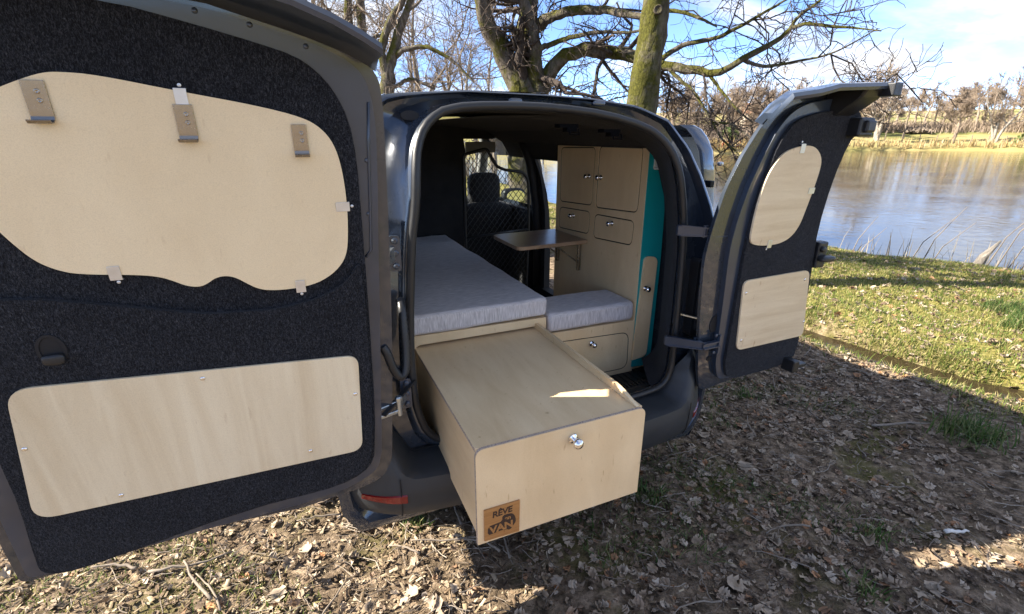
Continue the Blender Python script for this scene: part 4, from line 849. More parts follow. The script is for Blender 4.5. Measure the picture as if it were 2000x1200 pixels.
def sprout(P, Rr, per_m, lfun, n, rs, ang=(30, 70), up=.15, wob=.25, t0=.15, rmin=.0015, droop=0.0, tip=.3):
    seg = np.linalg.norm(np.diff(P, axis=1), axis=2).sum(1); cnt = np.maximum(rng.poisson(seg * per_m), 0); idx = np.repeat(np.arange(len(P)), cnt); mN = len(idx)
    if mN == 0: return np.zeros((0, n, 3)), np.zeros((0, n))
    t = t0 + (1 - t0) * rng.random(mN); f = t * (P.shape[1] - 1); i = np.minimum(f.astype(int), P.shape[1] - 2); w = (f - i)[:, None]
    base = P[idx, i] * (1 - w) + P[idx, i + 1] * w; r0 = Rr[idx, i] * (1 - w[:, 0]) + Rr[idx, i + 1] * w[:, 0]; tan = unit(P[idx, i + 1] - P[idx, i])
    perp = unit(np.cross(tan, rng.normal(size=(mN, 3)))); a = np.radians(rng.uniform(ang[0], ang[1], mN))[:, None]
    d = unit(tan * np.cos(a) + perp * np.sin(a) + UP * up); L = lfun(seg[idx], t, mN)
    out = np.zeros((mN, n, 3)); out[:, 0] = base; cur = d; st_ = (L / (n - 1))[:, None]
    for s_ in range(1, n):
        cur = unit(cur + rng.normal(size=(mN, 3)) * wob + UP * (up * .25 - droop * s_ / n)); out[:, s_] = out[:, s_ - 1] + cur * st_
    rb = np.maximum(np.minimum(r0 * rs * (.7 + .5 * rng.random(mN)), r0 * .85), rmin)
    tt = np.linspace(0, 1, n)[None, :]; rad = np.maximum(rb[:, None] * (1 - (1 - tip) * tt), rmin * .7)
    return out, rad
def join(parts):
    V = []; F = []; o = 0
    for v, f in parts: V.append(v); F.append(f + o); o += len(v)
    return np.concatenate(V), np.concatenate(F)
def np_obj(name, V, F, mat, parent=None, base=None, smooth=True, kind=None):
    base = np.array(base if base is not None else (0, 0, 0), float)
    o = bpy.data.objects.new(name, mesh_np(name, V - base, F, mat, smooth)); link(o, parent, Vector(base))
    if kind: o['kind'] = kind
    return o
def limb_tree(name, label, base, limbs, mats, chain, trunk_sides=14, group=None, res=34, lump=.08, jit=.12):
    t = thing(name, label, 'tree', base, group); parts_ = []; LP_ = []; LR = []
    for L in limbs:
        n = max(8, int(res)); P, r_ = resample(L, n, jit); LP_.append(P); LR.append(r_); parts_.append(tubes(P[None], r_[None], trunk_sides, lump))
    V, F = join(parts_); np_obj('trunk', V, F, mats[0], t, base)
    P = np.stack(LP_); Rr = np.stack(LR); br = []; allP = [(P, Rr)]
    for lev, c in enumerate(chain):
        newP, newR = [], []
        for (p, r_) in allP[-1:] if c.get('last', True) else allP:
            a, b_ = sprout(p, r_, c['d'], c['L'], c['n'], c['rs'], c.get('ang', (30, 70)), c.get('up', .15), c.get('wob', .25), c.get('t0', .15), c.get('rmin', .0015), c.get('droop', 0), c.get('tip', .3)); newP.append(a); newR.append(b_)
        n = newP[0].shape[1]; a = np.concatenate(newP); b_ = np.concatenate(newR)
        if len(a) == 0: break
        br.append(tubes(a, b_, c['k'])); allP.append((a, b_))
    V, F = join(br); np_obj('crown', V, F, mats[1], t, base)
    return t
gz = lambda x, y: float(H(np.array([x]), np.array([y]))[0])
def lin_(a, b): return lambda s, t, n: rng.uniform(a, b, n)
def rel_(a, b, mx=9): return lambda s, t, n: np.minimum(s * (1.1 - .7 * t) * rng.uniform(a, b, n), mx)
chain_oak = [dict(d=2.6, L=lin_(.5, 1.5), n=7, rs=.42, k=6, up=.12, wob=.32, t0=.22, rmin=.009, ang=(35, 85)),
             dict(d=8.0, L=lin_(.25, .8), n=6, rs=.5, k=4, up=.05, wob=.36, rmin=.0055, ang=(30, 75)),
             dict(d=12, L=lin_(.10, .38), n=5, rs=.6, k=3, up=.05, wob=.38, rmin=.0036, ang=(30, 75))]
OA = [(2.40, 5.15, 0, .34), (2.35, 5.14, .8, .27), (2.30, 5.14, 1.7, .25), (2.27, 5.16, 2.28, .215), (2.23, 5.18, 2.39, .175), (1.97, 5.18, 2.84, .133), (1.75, 5.16, 3.11, .109), (1.64, 5.10, 3.38, .086), (1.54, 5.03, 3.84, .063), (1.45, 5.0, 4.6, .04), (1.3, 5.0, 5.6, .02)]
OB = [(2.40, 5.12, 1.6, .20), (2.37, 5.12, 2.28, .19), (2.34, 5.13, 2.51, .166), (2.35, 5.24, 2.82, .144), (2.37, 5.23, 3.08, .128), (2.45, 5.30, 3.49, .113), (2.51, 5.38, 4.06, .084), (2.6, 5.5, 5.0, .05), (2.6, 5.7, 6.2, .02)]
OB2 = [(2.41, 5.0, 1.9, .13), (2.41, 4.98, 2.27, .122), (2.37, 4.95, 2.69, .091), (2.32, 4.92, 2.99, .082), (2.15, 4.89, 3.38, .066), (2.01, 4.84, 3.69, .045), (1.9, 4.8, 4.4, .02)]
OC = [(2.42, 5.08, 2.1, .15), (2.46, 5.07, 2.28, .146), (2.53, 5.04, 2.41, .123), (2.64, 4.87, 2.65, .095), (2.79, 4.67, 2.77, .086), (2.95, 4.46, 2.81, .084), (3.18, 4.19, 2.73, .079), (3.30, 3.98, 2.66, .071), (3.44, 3.75, 2.57, .060), (3.57, 3.51, 2.51, .053), (3.71, 3.25, 2.45, .045), (3.78, 3.18, 2.41, .042), (3.83, 2.99, 2.44, .038), (3.87, 2.81, 2.53, .034), (3.92, 2.60, 2.60, .030), (4.02, 2.50, 2.69, .024), (4.00, 2.36, 2.76, .021), (4.07, 2.28, 2.80, .018), (4.13, 2.03, 2.74, .015), (4.23, 1.89, 2.71, .010), (4.29, 1.62, 2.64, .005)]
OC2 = [(4.00, 2.36, 2.76, .018), (4.04, 2.31, 2.87, .016), (4.03, 2.16, 2.93, .013), (4.11, 2.06, 3.03, .010), (4.15, 1.83, 3.08, .005)]
OD = [(2.40, 5.10, 3.07, .084), (2.49, 5.06, 3.17, .077), (2.65, 4.75, 3.25, .064), (2.95, 4.34, 3.23, .052), (3.08, 4.01, 3.14, .041), (3.21, 3.80, 3.07, .034), (3.33, 3.45, 3.08, .023), (3.49, 3.18, 2.98, .017), (3.59, 2.95, 2.85, .008)]
OE = [(2.39, 5.00, 2.79, .042), (2.38, 4.89, 2.82, .038), (2.61, 4.54, 2.91, .030), (2.85, 4.16, 2.94, .022), (3.12, 3.86, 2.91, .016), (3.3, 3.5, 2.95, .008)]
OH = [(3.50, 3.63, 2.54, .025), (3.57, 3.38, 2.34, .020), (3.59, 3.22, 2.24, .018), (3.62, 3.06, 2.07, .015), (3.65, 2.89, 1.87, .013), (3.67, 2.73, 1.69, .012), (3.72, 2.53, 1.54, .009), (3.77, 2.47, 1.42, .004)]
OH2 = [(3.65, 2.89, 1.87, .012), (3.71, 2.69, 1.85, .012), (3.75, 2.50, 1.75, .008), (3.80, 2.28, 1.60, .006)]
OH3 = [(3.78, 3.18, 2.41, .021), (3.83, 2.99, 2.21, .015), (3.89, 2.79, 2.01, .012), (3.94, 2.59, 1.87, .009)]
OF = [(3.44, 3.75, 2.57, .035), (3.62, 3.50, 2.75, .028), (3.85, 3.2, 2.80, .022), (4.05, 2.9, 2.95, .016), (4.3, 2.6, 3.15, .010), (4.5, 2.3, 3.3, .005)]
OG = [(3.87, 2.81, 2.53, .022), (4.05, 2.65, 2.45, .017), (4.25, 2.45, 2.48, .013), (4.5, 2.2, 2.55, .009), (4.75, 1.95, 2.75, .005)]
limb_tree('oak_tree', 'large bare oak forking into several mossy stems just beyond the van roof', (2.40, 5.15, 0), [OA, OB, OB2, OC, OC2, OD, OE, OH, OH2, OH3, OF, OG], (M['bark'], M['twig']), chain_oak)
T2 = [(2.84, 3.02, 0, .25), (2.80, 3.04, .5, .205), (2.79, 3.05, .84, .195), (2.77, 3.07, 1.92, .171), (2.77, 3.06, 2.23, .159), (2.79, 3.05, 2.63, .147), (2.81, 3.03, 2.91, .139), (2.81, 3.03, 3.23, .125), (2.80, 3.04, 3.71, .101), (2.75, 3.0, 4.6, .07), (2.7, 2.9, 5.6, .03)]
T2b = [(2.82, 3.03, 3.0, .05), (2.98, 2.9, 3.18, .036), (3.2, 2.75, 3.25, .028), (3.5, 2.55, 3.22, .02), (3.8, 2.3, 3.3, .01)]
T2c = [(2.79, 3.03, 3.4, .05), (2.6, 3.1, 3.7, .036), (2.3, 3.0, 3.9, .028), (1.9, 2.9, 4.2, .02)]
tt2 = limb_tree('oak_tree', 'single straight trunk thickly covered in green moss beside the van', (2.84, 3.02, 0), [T2, T2b, T2c], (M['bark_moss'], M['twig']), [dict(chain_oak[0], d=1.2, t0=.45), chain_oak[1], chain_oak[2]], 18, jit=.06, lump=.07)
MB().lathe([(.045, -.02), (.046, .012), (.036, .02), (.030, .014), (.0, .012)], (2.745, 2.905, 2.93), (-.55, -.83, .05), 16).build('knot', M['limb'], tt2, smooth=True)
# trees behind, on the left of the oak
chain_mid = [dict(d=1.5, L=lin_(.9, 2.4), n=7, rs=.45, k=5, up=.2, wob=.28, t0=.3, rmin=.013, ang=(30, 80)),
             dict(d=4.2, L=lin_(.5, 1.4), n=6, rs=.5, k=4, up=.08, wob=.34, rmin=.009, ang=(30, 75)),
             dict(d=7, L=lin_(.25, .8), n=5, rs=.6, k=3, up=.05, wob=.36, rmin=.006, ang=(30, 75))]
L3 = [(1.0, 9.2, 0, .22), (1.0, 9.18, 1.2, .17), (1.03, 9.18, 2.23, .147), (1.12, 9.17, 2.68, .135), (1.17, 9.16, 3.03, .118), (1.30, 9.13, 3.34, .091), (1.42, 9.11, 3.68, .076), (1.59, 9.07, 4.03, .060), (1.81, 9.02, 4.64, .039), (2.1, 9.0, 5.6, .02)]
L3b = [(1.12, 9.17, 2.55, .104), (1.06, 9.18, 3.12, .087), (1.05, 9.18, 3.33, .081), (1.25, 9.14, 3.83, .070), (1.52, 9.09, 4.20, .054), (1.68, 9.05, 4.72, .034), (1.8, 9.0, 5.8, .02)]
L3c = [(1.31, 9.13, 3.22, .061), (1.41, 9.01, 3.30, .051), (1.74, 8.83, 3.37, .045), (1.95, 8.67, 3.32, .040), (2.31, 8.46, 3.09, .030), (2.63, 8.25, 2.73, .020)]
L3d = [(1.11, 9.17, 2.66, .062), (1.27, 9.04, 2.67, .041), (1.53, 8.98, 2.80, .036), (1.80, 8.81, 2.70, .026), (1.99, 8.76, 2.61, .016)]
limb_tree('oak_tree', 'forked mossy oak with a drooping side limb behind the wide rear door', (1.0, 9.2, gz(1.0, 9.2)), [L3, L3b, L3c, L3d], (M['bark'], M['twig_mid']), chain_mid)
def straight(x, y, h, r_, lean=(0, 0)):
    return [(x, y, gz(x, y) - .1, r_ * 1.25), (x + lean[0] * .3, y + lean[1] * .3, h * .3, r_), (x + lean[0] * .7, y + lean[1] * .7, h * .65, r_ * .75), (x + lean[0], y + lean[1], h, r_ * .25)]
limb_tree('slender_tree', 'slender straight dark trunk standing left of the forked oak', (.72, 12.25, gz(.72, 12.25)), [straight(.72, 12.25, 8, .11, (.25, 0)), [(.8, 12.25, 3.4, .06), (1.2, 12.1, 3.9, .045), (1.8, 11.9, 4.2, .03), (2.4, 11.7, 4.9, .012)]], (M['bark'], M['twig_mid']), chain_mid)
limb_tree('slender_tree', 'taller slender trunk between the forked oak and another slender tree', (1.18, 13.2, gz(1.18, 13.2)), [straight(1.18, 13.2, 9, .13, (.22, 0)), [(1.25, 13.2, 3.0, .05), (.7, 13.0, 3.7, .035), (0, 12.9, 4.1, .02), (-.6, 12.8, 4.8, .01)]], (M['bark'], M['twig_mid']), chain_mid)

# generic bare crowns, shared by the trees farther off
def proto(seed, h, spread, tr, limbs, mats, stems=1, dens=1.0, rmin=.012):
    global rng
    keep = rng; rng = np.random.default_rng(seed); LPs = []; LRs = []
    for s_ in range(stems):
        a = rng.uniform(0, 6.28); le = (.10 + .25 * rng.random()) * h * (stems > 1); sx, sy = math.cos(a) * le, math.sin(a) * le; ht = h * rng.uniform(.72, .95)
        P, r_ = resample([(0.15 * math.cos(a) * (stems > 1), .15 * math.sin(a) * (stems > 1), -.2, tr * 1.2), (sx * .25 + rng.normal() * .15, sy * .25 + rng.normal() * .15, ht * .28, tr), (sx * .65 + rng.normal() * .3, sy * .65 + rng.normal() * .3, ht * .62, tr * .6), (sx, sy, ht, tr * .15)], 14); LPs.append(P); LRs.append(r_)
    P, Rr = np.stack(LPs), np.stack(LRs)
    tk = [tubes(P, Rr, 8)]
    a1, b1 = sprout(P, Rr, limbs / h, lambda s, t, n: spread * (1.15 - .75 * t) * rng.uniform(.6, 1.1, n), 8, .55, (40, 75), .28, .18, .22, rmin * 2)
    tk.append(tubes(a1, b1, 5))
    a2_, b2_ = sprout(a1, b1, 2.0 * dens, lambda s, t, n: s * (1.1 - .7 * t) * rng.uniform(.3, .6, n), 6, .5, (30, 70), .12, .25, .2, rmin)
    a3, b3 = sprout(a2_, b2_, 3.2 * dens, lambda s, t, n: rng.uniform(.35, 1.0, n), 5, .6, (30, 70), .10, .3, .1, rmin * .7)
    a4, b4 = sprout(a3, b3, 3.0 * dens, lambda s, t, n: rng.uniform(.2, .6, n), 4, .7, (30, 70), .08, .3, .1, rmin * .55)
    V, F = join(tk); tm = mesh_np('trunk', V, F, mats[1] if rmin > .02 and stems == 1 else mats[0], True); V, F = join([tubes(a2_, b2_, 3), tubes(a3, b3, 3), tubes(a4, b4, 3)]); cm = mesh_np('crown', V, F, mats[1], True)
    rng = keep; return tm, cm
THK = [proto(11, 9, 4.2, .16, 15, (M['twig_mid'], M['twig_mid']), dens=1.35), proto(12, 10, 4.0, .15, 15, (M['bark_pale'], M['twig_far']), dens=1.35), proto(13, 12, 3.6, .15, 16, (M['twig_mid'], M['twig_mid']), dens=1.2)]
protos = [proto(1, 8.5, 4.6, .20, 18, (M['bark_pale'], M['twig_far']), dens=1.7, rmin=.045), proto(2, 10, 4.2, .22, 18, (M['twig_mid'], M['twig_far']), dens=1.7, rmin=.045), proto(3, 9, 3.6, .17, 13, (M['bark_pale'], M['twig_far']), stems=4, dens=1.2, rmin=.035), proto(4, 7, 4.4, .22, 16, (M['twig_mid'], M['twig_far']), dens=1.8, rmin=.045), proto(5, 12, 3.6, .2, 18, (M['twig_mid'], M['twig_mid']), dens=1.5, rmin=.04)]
def pol(px, d):                                    # bearing given as tangent offset from the view axis
    az = math.atan2(.377, .864) + math.atan((px - 1000) / 944.0); return CAM.x + d * math.sin(az), CAM.y + d * math.cos(az)
def far_tree(px, d, k, s_, rz, label, group=None, sz=None, src=None):
    x, y = pol(px, d); t = thing('bare_tree', label, 'tree', (x, y, gz(x, y) - .05), group)
    for nm, me in zip(('trunk', 'crown'), (src or protos)[k]):
        o = bpy.data.objects.new(nm, me); COL.objects.link(o); o.parent = t; WP[o] = WP[t]
    t.scale = (s_, s_, sz or s_); t.rotation_euler = (0, 0, rz); return t
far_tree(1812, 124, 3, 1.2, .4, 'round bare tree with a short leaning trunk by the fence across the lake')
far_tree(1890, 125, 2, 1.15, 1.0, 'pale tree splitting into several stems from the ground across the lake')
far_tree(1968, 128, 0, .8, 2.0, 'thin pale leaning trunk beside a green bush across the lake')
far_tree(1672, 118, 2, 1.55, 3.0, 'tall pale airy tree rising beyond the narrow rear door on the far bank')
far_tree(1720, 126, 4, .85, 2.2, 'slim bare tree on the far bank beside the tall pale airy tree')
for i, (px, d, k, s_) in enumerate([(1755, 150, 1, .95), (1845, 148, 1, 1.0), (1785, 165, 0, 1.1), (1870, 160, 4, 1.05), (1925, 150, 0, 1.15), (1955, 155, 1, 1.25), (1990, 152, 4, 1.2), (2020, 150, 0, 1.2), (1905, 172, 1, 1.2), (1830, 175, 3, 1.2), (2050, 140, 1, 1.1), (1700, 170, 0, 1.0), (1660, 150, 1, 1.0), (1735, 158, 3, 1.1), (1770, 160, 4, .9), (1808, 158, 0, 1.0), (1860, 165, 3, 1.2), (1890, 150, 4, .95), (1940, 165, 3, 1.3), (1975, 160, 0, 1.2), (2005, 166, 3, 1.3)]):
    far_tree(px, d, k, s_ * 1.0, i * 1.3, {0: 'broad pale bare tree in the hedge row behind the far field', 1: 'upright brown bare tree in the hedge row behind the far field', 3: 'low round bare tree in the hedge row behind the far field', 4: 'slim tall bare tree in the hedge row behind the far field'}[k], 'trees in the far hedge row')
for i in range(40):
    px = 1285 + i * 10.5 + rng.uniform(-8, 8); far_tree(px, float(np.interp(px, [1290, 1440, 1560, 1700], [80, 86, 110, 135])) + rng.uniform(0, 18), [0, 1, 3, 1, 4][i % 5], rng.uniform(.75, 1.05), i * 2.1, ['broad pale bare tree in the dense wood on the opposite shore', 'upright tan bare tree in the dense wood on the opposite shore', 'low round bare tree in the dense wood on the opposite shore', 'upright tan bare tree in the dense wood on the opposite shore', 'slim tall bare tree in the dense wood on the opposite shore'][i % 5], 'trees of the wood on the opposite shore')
for i, (px, d, k, s_) in enumerate([(560, 26, 1, .9), (610, 34, 0, 1.1), (660, 22, 4, .9), (720, 30, 1, 1.0), (790, 25, 0, .85), (840, 36, 1, 1.1), (880, 24, 4, .75), (930, 32, 3, 1.1), (970, 40, 0, 1.0), (1010, 48, 1, 1.0), (1190, 50, 1, .62), (820, 50, 4, 1.2), (700, 48, 0, 1.3), (610, 55, 1, 1.3), (900, 60, 1, 1.3), (500, 30, 0, 1.1), (1060, 62, 0, .8), (960, 55, 4, .9)]):
    far_tree(px, d, i % 3, s_, i * 1.7, ['brown spreading bare tree in the thicket behind the oaks', 'pale bare tree in the thicket behind the oaks', 'tall narrow bare tree in the thicket behind the oaks'][i % 3], 'trees of the thicket', None, THK)
# far bank: fence posts, bushes, house
for i in range(12):
    x, y = pol(1655 + i * 32, 121 + i * .15); z = gz(x, y)
    tag(MB().tube([(x, y, z - .2), (x + .05, y, z + .8), (x + .07 * ((i % 3) - 1), y, z + 1.45)], [.09, .08, .07], 6).build('fence_post', M['twig_mid'], None, smooth=True), 'weathered wooden fence post in the field across the lake', 'fence post', 'fence posts across the lake')
def bush(px, d, rx, rz_, mat, label, n=900):
    x, y = pol(px, d); z = gz(x, y); u = unit(rng.normal(size=(n, 3))) * (rng.random((n, 1)) ** .4); u[:, 2] = np.abs(u[:, 2]); c = u * np.array([rx, rx, rz_]) + np.array([x, y, z]); e1 = unit(rng.normal(size=(n, 3))) * rx * .10; e2 = unit(np.cross(e1, rng.normal(size=(n, 3)))) * rx * .08
    V = np.stack([c - e1, c + e2, c + e1, c - e2], 1).reshape(-1, 3); F = np.arange(n * 4).reshape(-1, 4)
    return tag(np_obj('bush', V, F, mat, None, (x, y, z), False), label, 'bush')
bush(1958, 124, 2.2, 2.0, M['grass_green'], 'round dark green bush beside the leaning pale trunk')
bush(1990, 126, 2.6, 1.5, M['grass'], 'yellow green bush at the edge of the far field')
bush(1740, 140, 3.0, 1.0, M['twig_mid'], 'low scrub bush in the field across the lake')
bush(1398, 82, 1.8, 2.6, M['grass_green'], 'dark evergreen bush by the brick red boathouse')
hx, hy = pol(1430, 118); hz = gz(hx, hy)
hs = thing('house', 'small orange roofed house behind bare trees on the opposite shore', 'house', (hx, hy, hz))
MB().box(hx - 3, hx + 3, hy - 2.5, hy + 2.5, hz - .3, hz + 2.4).build('wall', simple('render_wall', (.55, .48, .38), .8), hs)
MB().plate([[(-2.9, 2.4), (2.9, 2.4), (0, 4.6)]], -3.3, 3.3, lambda u, v, w: (hx + w, hy + u, hz + v + .004)).build('roof', simple('orange_tiles', (.34, .17, .09), .8, 0, .2, 3), hs)
MB().box(hx - 3.05, hx - 2.99, hy - .6, hy + .4, hz + .8, hz + 1.8).build('window', M['black'], hs)
MB().box(hx - .5, hx + .5, hy - 2.56, hy - 2.49, hz, hz + 1.9).build('door', M['twig_mid'], hs)
hx, hy = pol(1400, 80); hz = gz(hx, hy)
bh_ = thing('boathouse', 'low brick red boathouse at the water edge of the opposite shore', 'boathouse', (hx, hy, hz))
MB().box(hx - 1.3, hx + 1.3, hy - 1, hy + 1, hz - .3, hz + .9).build('wall', simple('red_boards', (.35, .07, .04), .7), bh_); MB().box(hx - 1.6, hx + 1.6, hy - 1.3, hy + 1.3, hz + .905, hz + 1.05).build('roof', M['twig_mid'], bh_)

# ------------------------------------------------------------------ ground cover
def scatter(n, azr, rr, keep=None):
    az = np.radians(rng.uniform(azr[0], azr[1], n)); r_ = np.sqrt(rng.uniform(rr[0] ** 2, rr[1] ** 2, n)); x = CAM.x + r_ * np.sin(az); y = CAM.y + r_ * np.cos(az)
    ok = np.abs(x - creek_x(y)) > .18 + .05 * np.sin(7 * y)
    ok &= ~((np.abs(x) < .6) & (y > .3) & (y < 3.9))
    rr_, a_ = polar(x, y); ok &= rr_ < np.interp(a_, AZT, RN) - .25
    if keep is not None: ok &= keep(x, y)
    return x[ok], y[ok]
def rotm(n, tilt):
    a = rng.uniform(0, 2 * np.pi, n); b_ = rng.normal(size=n) * tilt; c = rng.normal(size=n) * tilt
    ca, sa, cb, sb, cc, sc = np.cos(a), np.sin(a), np.cos(b_), np.sin(b_), np.cos(c), np.sin(c)
    Rz = np.zeros((n, 3, 3)); Rz[:, 0, 0] = ca; Rz[:, 0, 1] = -sa; Rz[:, 1, 0] = sa; Rz[:, 1, 1] = ca; Rz[:, 2, 2] = 1
    Rx = np.zeros((n, 3, 3)); Rx[:, 0, 0] = 1; Rx[:, 1, 1] = cb; Rx[:, 1, 2] = -sb; Rx[:, 2, 1] = sb; Rx[:, 2, 2] = cb
    Ry = np.zeros((n, 3, 3)); Ry[:, 1, 1] = 1; Ry[:, 0, 0] = cc; Ry[:, 0, 2] = sc; Ry[:, 2, 0] = -sc; Ry[:, 2, 2] = cc
    return Rz @ Rx @ Ry
def leaves(x, y, size, mat, name, tilt=.35, curl=.5):
    n = len(x); tx = np.array([0, .18, .24, .42, .36, .62, .60, .82, 1.0]); ty = np.array([.02, .10, .26, .16, .34, .20, .30, .16, 0])
    up_ = np.stack([tx, ty], -1); lo2 = np.stack([tx[:-1], -ty[:-1]], -1); mid = np.stack([tx[:-1], np.zeros(8)], -1)
    T = np.concatenate([up_, lo2, mid]); NT = len(T)                                   # 9 + 8 + 8
    F = []
    for i in range(8): F.append((17 + i, i if False else i, i + 1, 17 + min(i + 1, 7) if i < 7 else 8))
    F = []
    for i in range(7): F += [(17 + i, 17 + i + 1, i + 1, i), (17 + i, 9 + i, 9 + i + 1, 17 + i + 1)]
    F += [(24, 8, 8 - 1, 24)][:0]
    F = np.array(F)
    s_ = size[0] + (size[1] - size[0]) * rng.random(n) ** 1.8; c1 = rng.normal(size=n) * curl; c2 = np.abs(rng.normal(size=n)) * curl
    P = np.zeros((n, NT, 3)); P[:, :, 0] = (T[:, 0] - .5)[None]; P[:, :, 1] = T[:, 1][None] * rng.uniform(.8, 1.3, n)[:, None]
    P[:, :, 2] = c1[:, None] * (T[:, 0][None] - .5) ** 2 * 1.2 + c2[:, None] * (T[:, 1][None]) ** 2 * 2.2 + rng.normal(size=(n, NT)) * .03
    P *= s_[:, None, None]; P = np.einsum('nij,nkj->nki', rotm(n, tilt), P)
    z = H(x, y); P[:, :, 0] += x[:, None]; P[:, :, 1] += y[:, None]; mn = P[:, :, 2].min(1); P[:, :, 2] += (z - mn * .6 + rng.uniform(.0, .012, n))[:, None]
    FF = (F[None] + (np.arange(n) * NT)[:, None, None]).reshape(-1, 4)
    return np_obj(name, P.reshape(-1, 3), FF, mat, None, None, False, 'stuff')
def blades(x, y, h, mat, name, w=.004, lean=.5, z0=None):
    n = len(x); hh = rng.uniform(h[0], h[1], n); a = rng.uniform(0, 2 * np.pi, n); d = np.stack([np.cos(a), np.sin(a)], -1); s_ = np.stack([-d[:, 1], d[:, 0]], -1) * w * rng.uniform(.6, 1.3, n)[:, None]; le = np.abs(rng.normal(size=n)) * lean * hh
    z = H(x, y) if z0 is None else z0; P = np.zeros((n, 6, 3))
    for i, (t, ww, lf) in enumerate(((0, 1, 0), (.55, .8, .35), (1, .15, 1))):
        c = np.stack([x, y], -1) + d * (le * lf)[:, None]; zz = z + hh * t * (1 - .25 * lf * np.minimum(le / hh, 1)) - .004
        P[:, 2 * i, :2] = c - s_ * ww; P[:, 2 * i + 1, :2] = c + s_ * ww; P[:, 2 * i, 2] = zz; P[:, 2 * i + 1, 2] = zz
    F = np.array([(0, 1, 3, 2), (2, 3, 5, 4)]); FF = (F[None] + (np.arange(n) * 6)[:, None, None]).reshape(-1, 4)
    return np_obj(name, P.reshape(-1, 3), FF, mat, None, None, False, 'stuff')
def patchy(x, y, f, th, sd): return (np.sin(x * f + sd) * np.cos(y * f * 1.3 - sd) + np.sin(x * f * .45 - y * f * .6 + sd * 2) + .5 * np.sin(x * f * 2.7 + y * f * 1.9)) > th
left = lambda x, y: (x < -.1 + .12 * np.sin(9 * y)) | ((x < .9) & (rng.random(len(x)) < .25))
right = lambda x, y: (x > -.3)
lx, ly = scatter(32000, (-30, 90), (1.0, 5.8), lambda x, y: (x > -.2) & (x < 3.7) & ((rng.random(len(x)) < .35) | patchy(x, y, 2.6, -.35, 3.3))); o = leaves(lx, ly, (.022, .066), M['leaf'], 'leaf_litter', .26, .45); tag(o, 'brown curled oak leaves littering the ground', 'leaves')
lx, ly = scatter(9000, (-48, 20), (1.0, 6.0), lambda x, y: x < .1); o = leaves(lx, ly, (.018, .058), M['leaf'], 'leaf_litter', .35); tag(o, 'dry leaf scraps on the sunny ground under the wide rear door', 'leaves')
lx, ly = scatter(9000, (20, 74), (4.2, 13), lambda x, y: x > 3.6); o = leaves(lx, ly, (.04, .09), M['leaf'], 'leaf_litter', .3); tag(o, 'scattered tan leaves over the grassy lake bank', 'leaves')
def chips(x, y, mat, name, size=(.012, .05)):
    n = len(x); L = size[0] + (size[1] - size[0]) * rng.random(n) ** 2.2; W = L * rng.uniform(.10, .5, n); T_ = W * rng.uniform(.15, .5, n)
    B = np.array([(-1, -1, 0), (1, -.7, 0), (1, .8, 0), (-1, 1, 0), (-.8, -.6, 1), (.9, -.6, 1), (.7, .5, 1), (-.9, .7, 1)], float) * .5
    P = B[None] * np.stack([L, W, T_], -1)[:, None, :]; P += rng.normal(size=P.shape) * (W * .08)[:, None, None]; P = np.einsum('nij,nkj->nki', rotm(n, .3), P); z = H(x, y); P[:, :, 0] += x[:, None]; P[:, :, 1] += y[:, None]; P[:, :, 2] += (z + T_ * .3 + rng.uniform(0, .010, n))[:, None]
    F = np.array([(0, 1, 5, 4), (1, 2, 6, 5), (2, 3, 7, 6), (3, 0, 4, 7), (4, 5, 6, 7)]); FF = (F[None] + (np.arange(n) * 8)[:, None, None]).reshape(-1, 4)
    return np_obj(name, P.reshape(-1, 3), FF, mat, None, None, False, 'stuff')
lx, ly = scatter(62000, (-48, 30), (1.0, 5.0), lambda x, y: x < .5); tag(chips(lx, ly, M['chip'], 'bark_mulch', (.004, .042)), 'loose bark and twig mulch on the sunny ground by the van', 'mulch')
lx, ly = scatter(34000, (10, 90), (1.0, 5.6), lambda x, y: (x > .2) & (x < 3.5)); tag(chips(lx, ly, M['chip'], 'bark_mulch', (.004, .03)), 'small bark crumbs among the shaded leaves', 'mulch')
gx, gy = scatter(150000, (14, 76), (4.0, 12.5), lambda x, y: (x > 3.2 + .15 * np.sin(5 * y))); tag(blades(gx, gy, (.02, .06), M['grass'], 'bank_grass', .0035, .8), 'short dry and green grass covering the lake bank', 'grass')
gx, gy = scatter(60000, (20, 76), (4.0, 8.0), lambda x, y: (x > 3.55) & patchy(x, y, 2.2, .75, 1.0)); tag(blades(gx, gy, (.05, .13), M['grass_green'], 'bank_grass', .004, .7), 'greener grass clumps on the slope above the creek', 'grass')
gx, gy = scatter(90000, (-20, 90), (1.0, 5.8), lambda x, y: (x > .1) & (x < 3.5) & (rng.random(len(x)) < .7) & patchy(x, y, 3.1, .25, .4)); tag(blades(gx, gy, (.015, .05), M['grass_green'], 'sparse_grass', .0022, 1.0), 'sparse fine grass growing through the shaded leaf litter', 'grass')
gx, gy = scatter(40000, (-48, 30), (1.0, 5.0), lambda x, y: (x < .1) & patchy(x, y, 3.4, .75, 2.2)); tag(blades(gx, gy, (.015, .045), M['grass'], 'sparse_grass', .0022, .8), 'short yellowish grass in the sunny mulch', 'grass')
yy = rng.uniform(-2.5, 3.2, 16000); sd_ = np.where(rng.random(16000) < .7, 1, -1); xx = creek_x(yy) + sd_ * (.13 + np.abs(rng.normal(size=16000)) * .14) + .05 * np.sin(6 * yy); ok = np.sin(4.1 * yy) + np.sin(9.7 * yy + 1) + rng.normal(size=16000) * .6 > -.5
tag(blades(xx[ok], yy[ok], (.02, .085), M['grass'], 'creek_grass', .003, 1.1), 'ragged grass overhanging the edges of the narrow creek', 'grass')
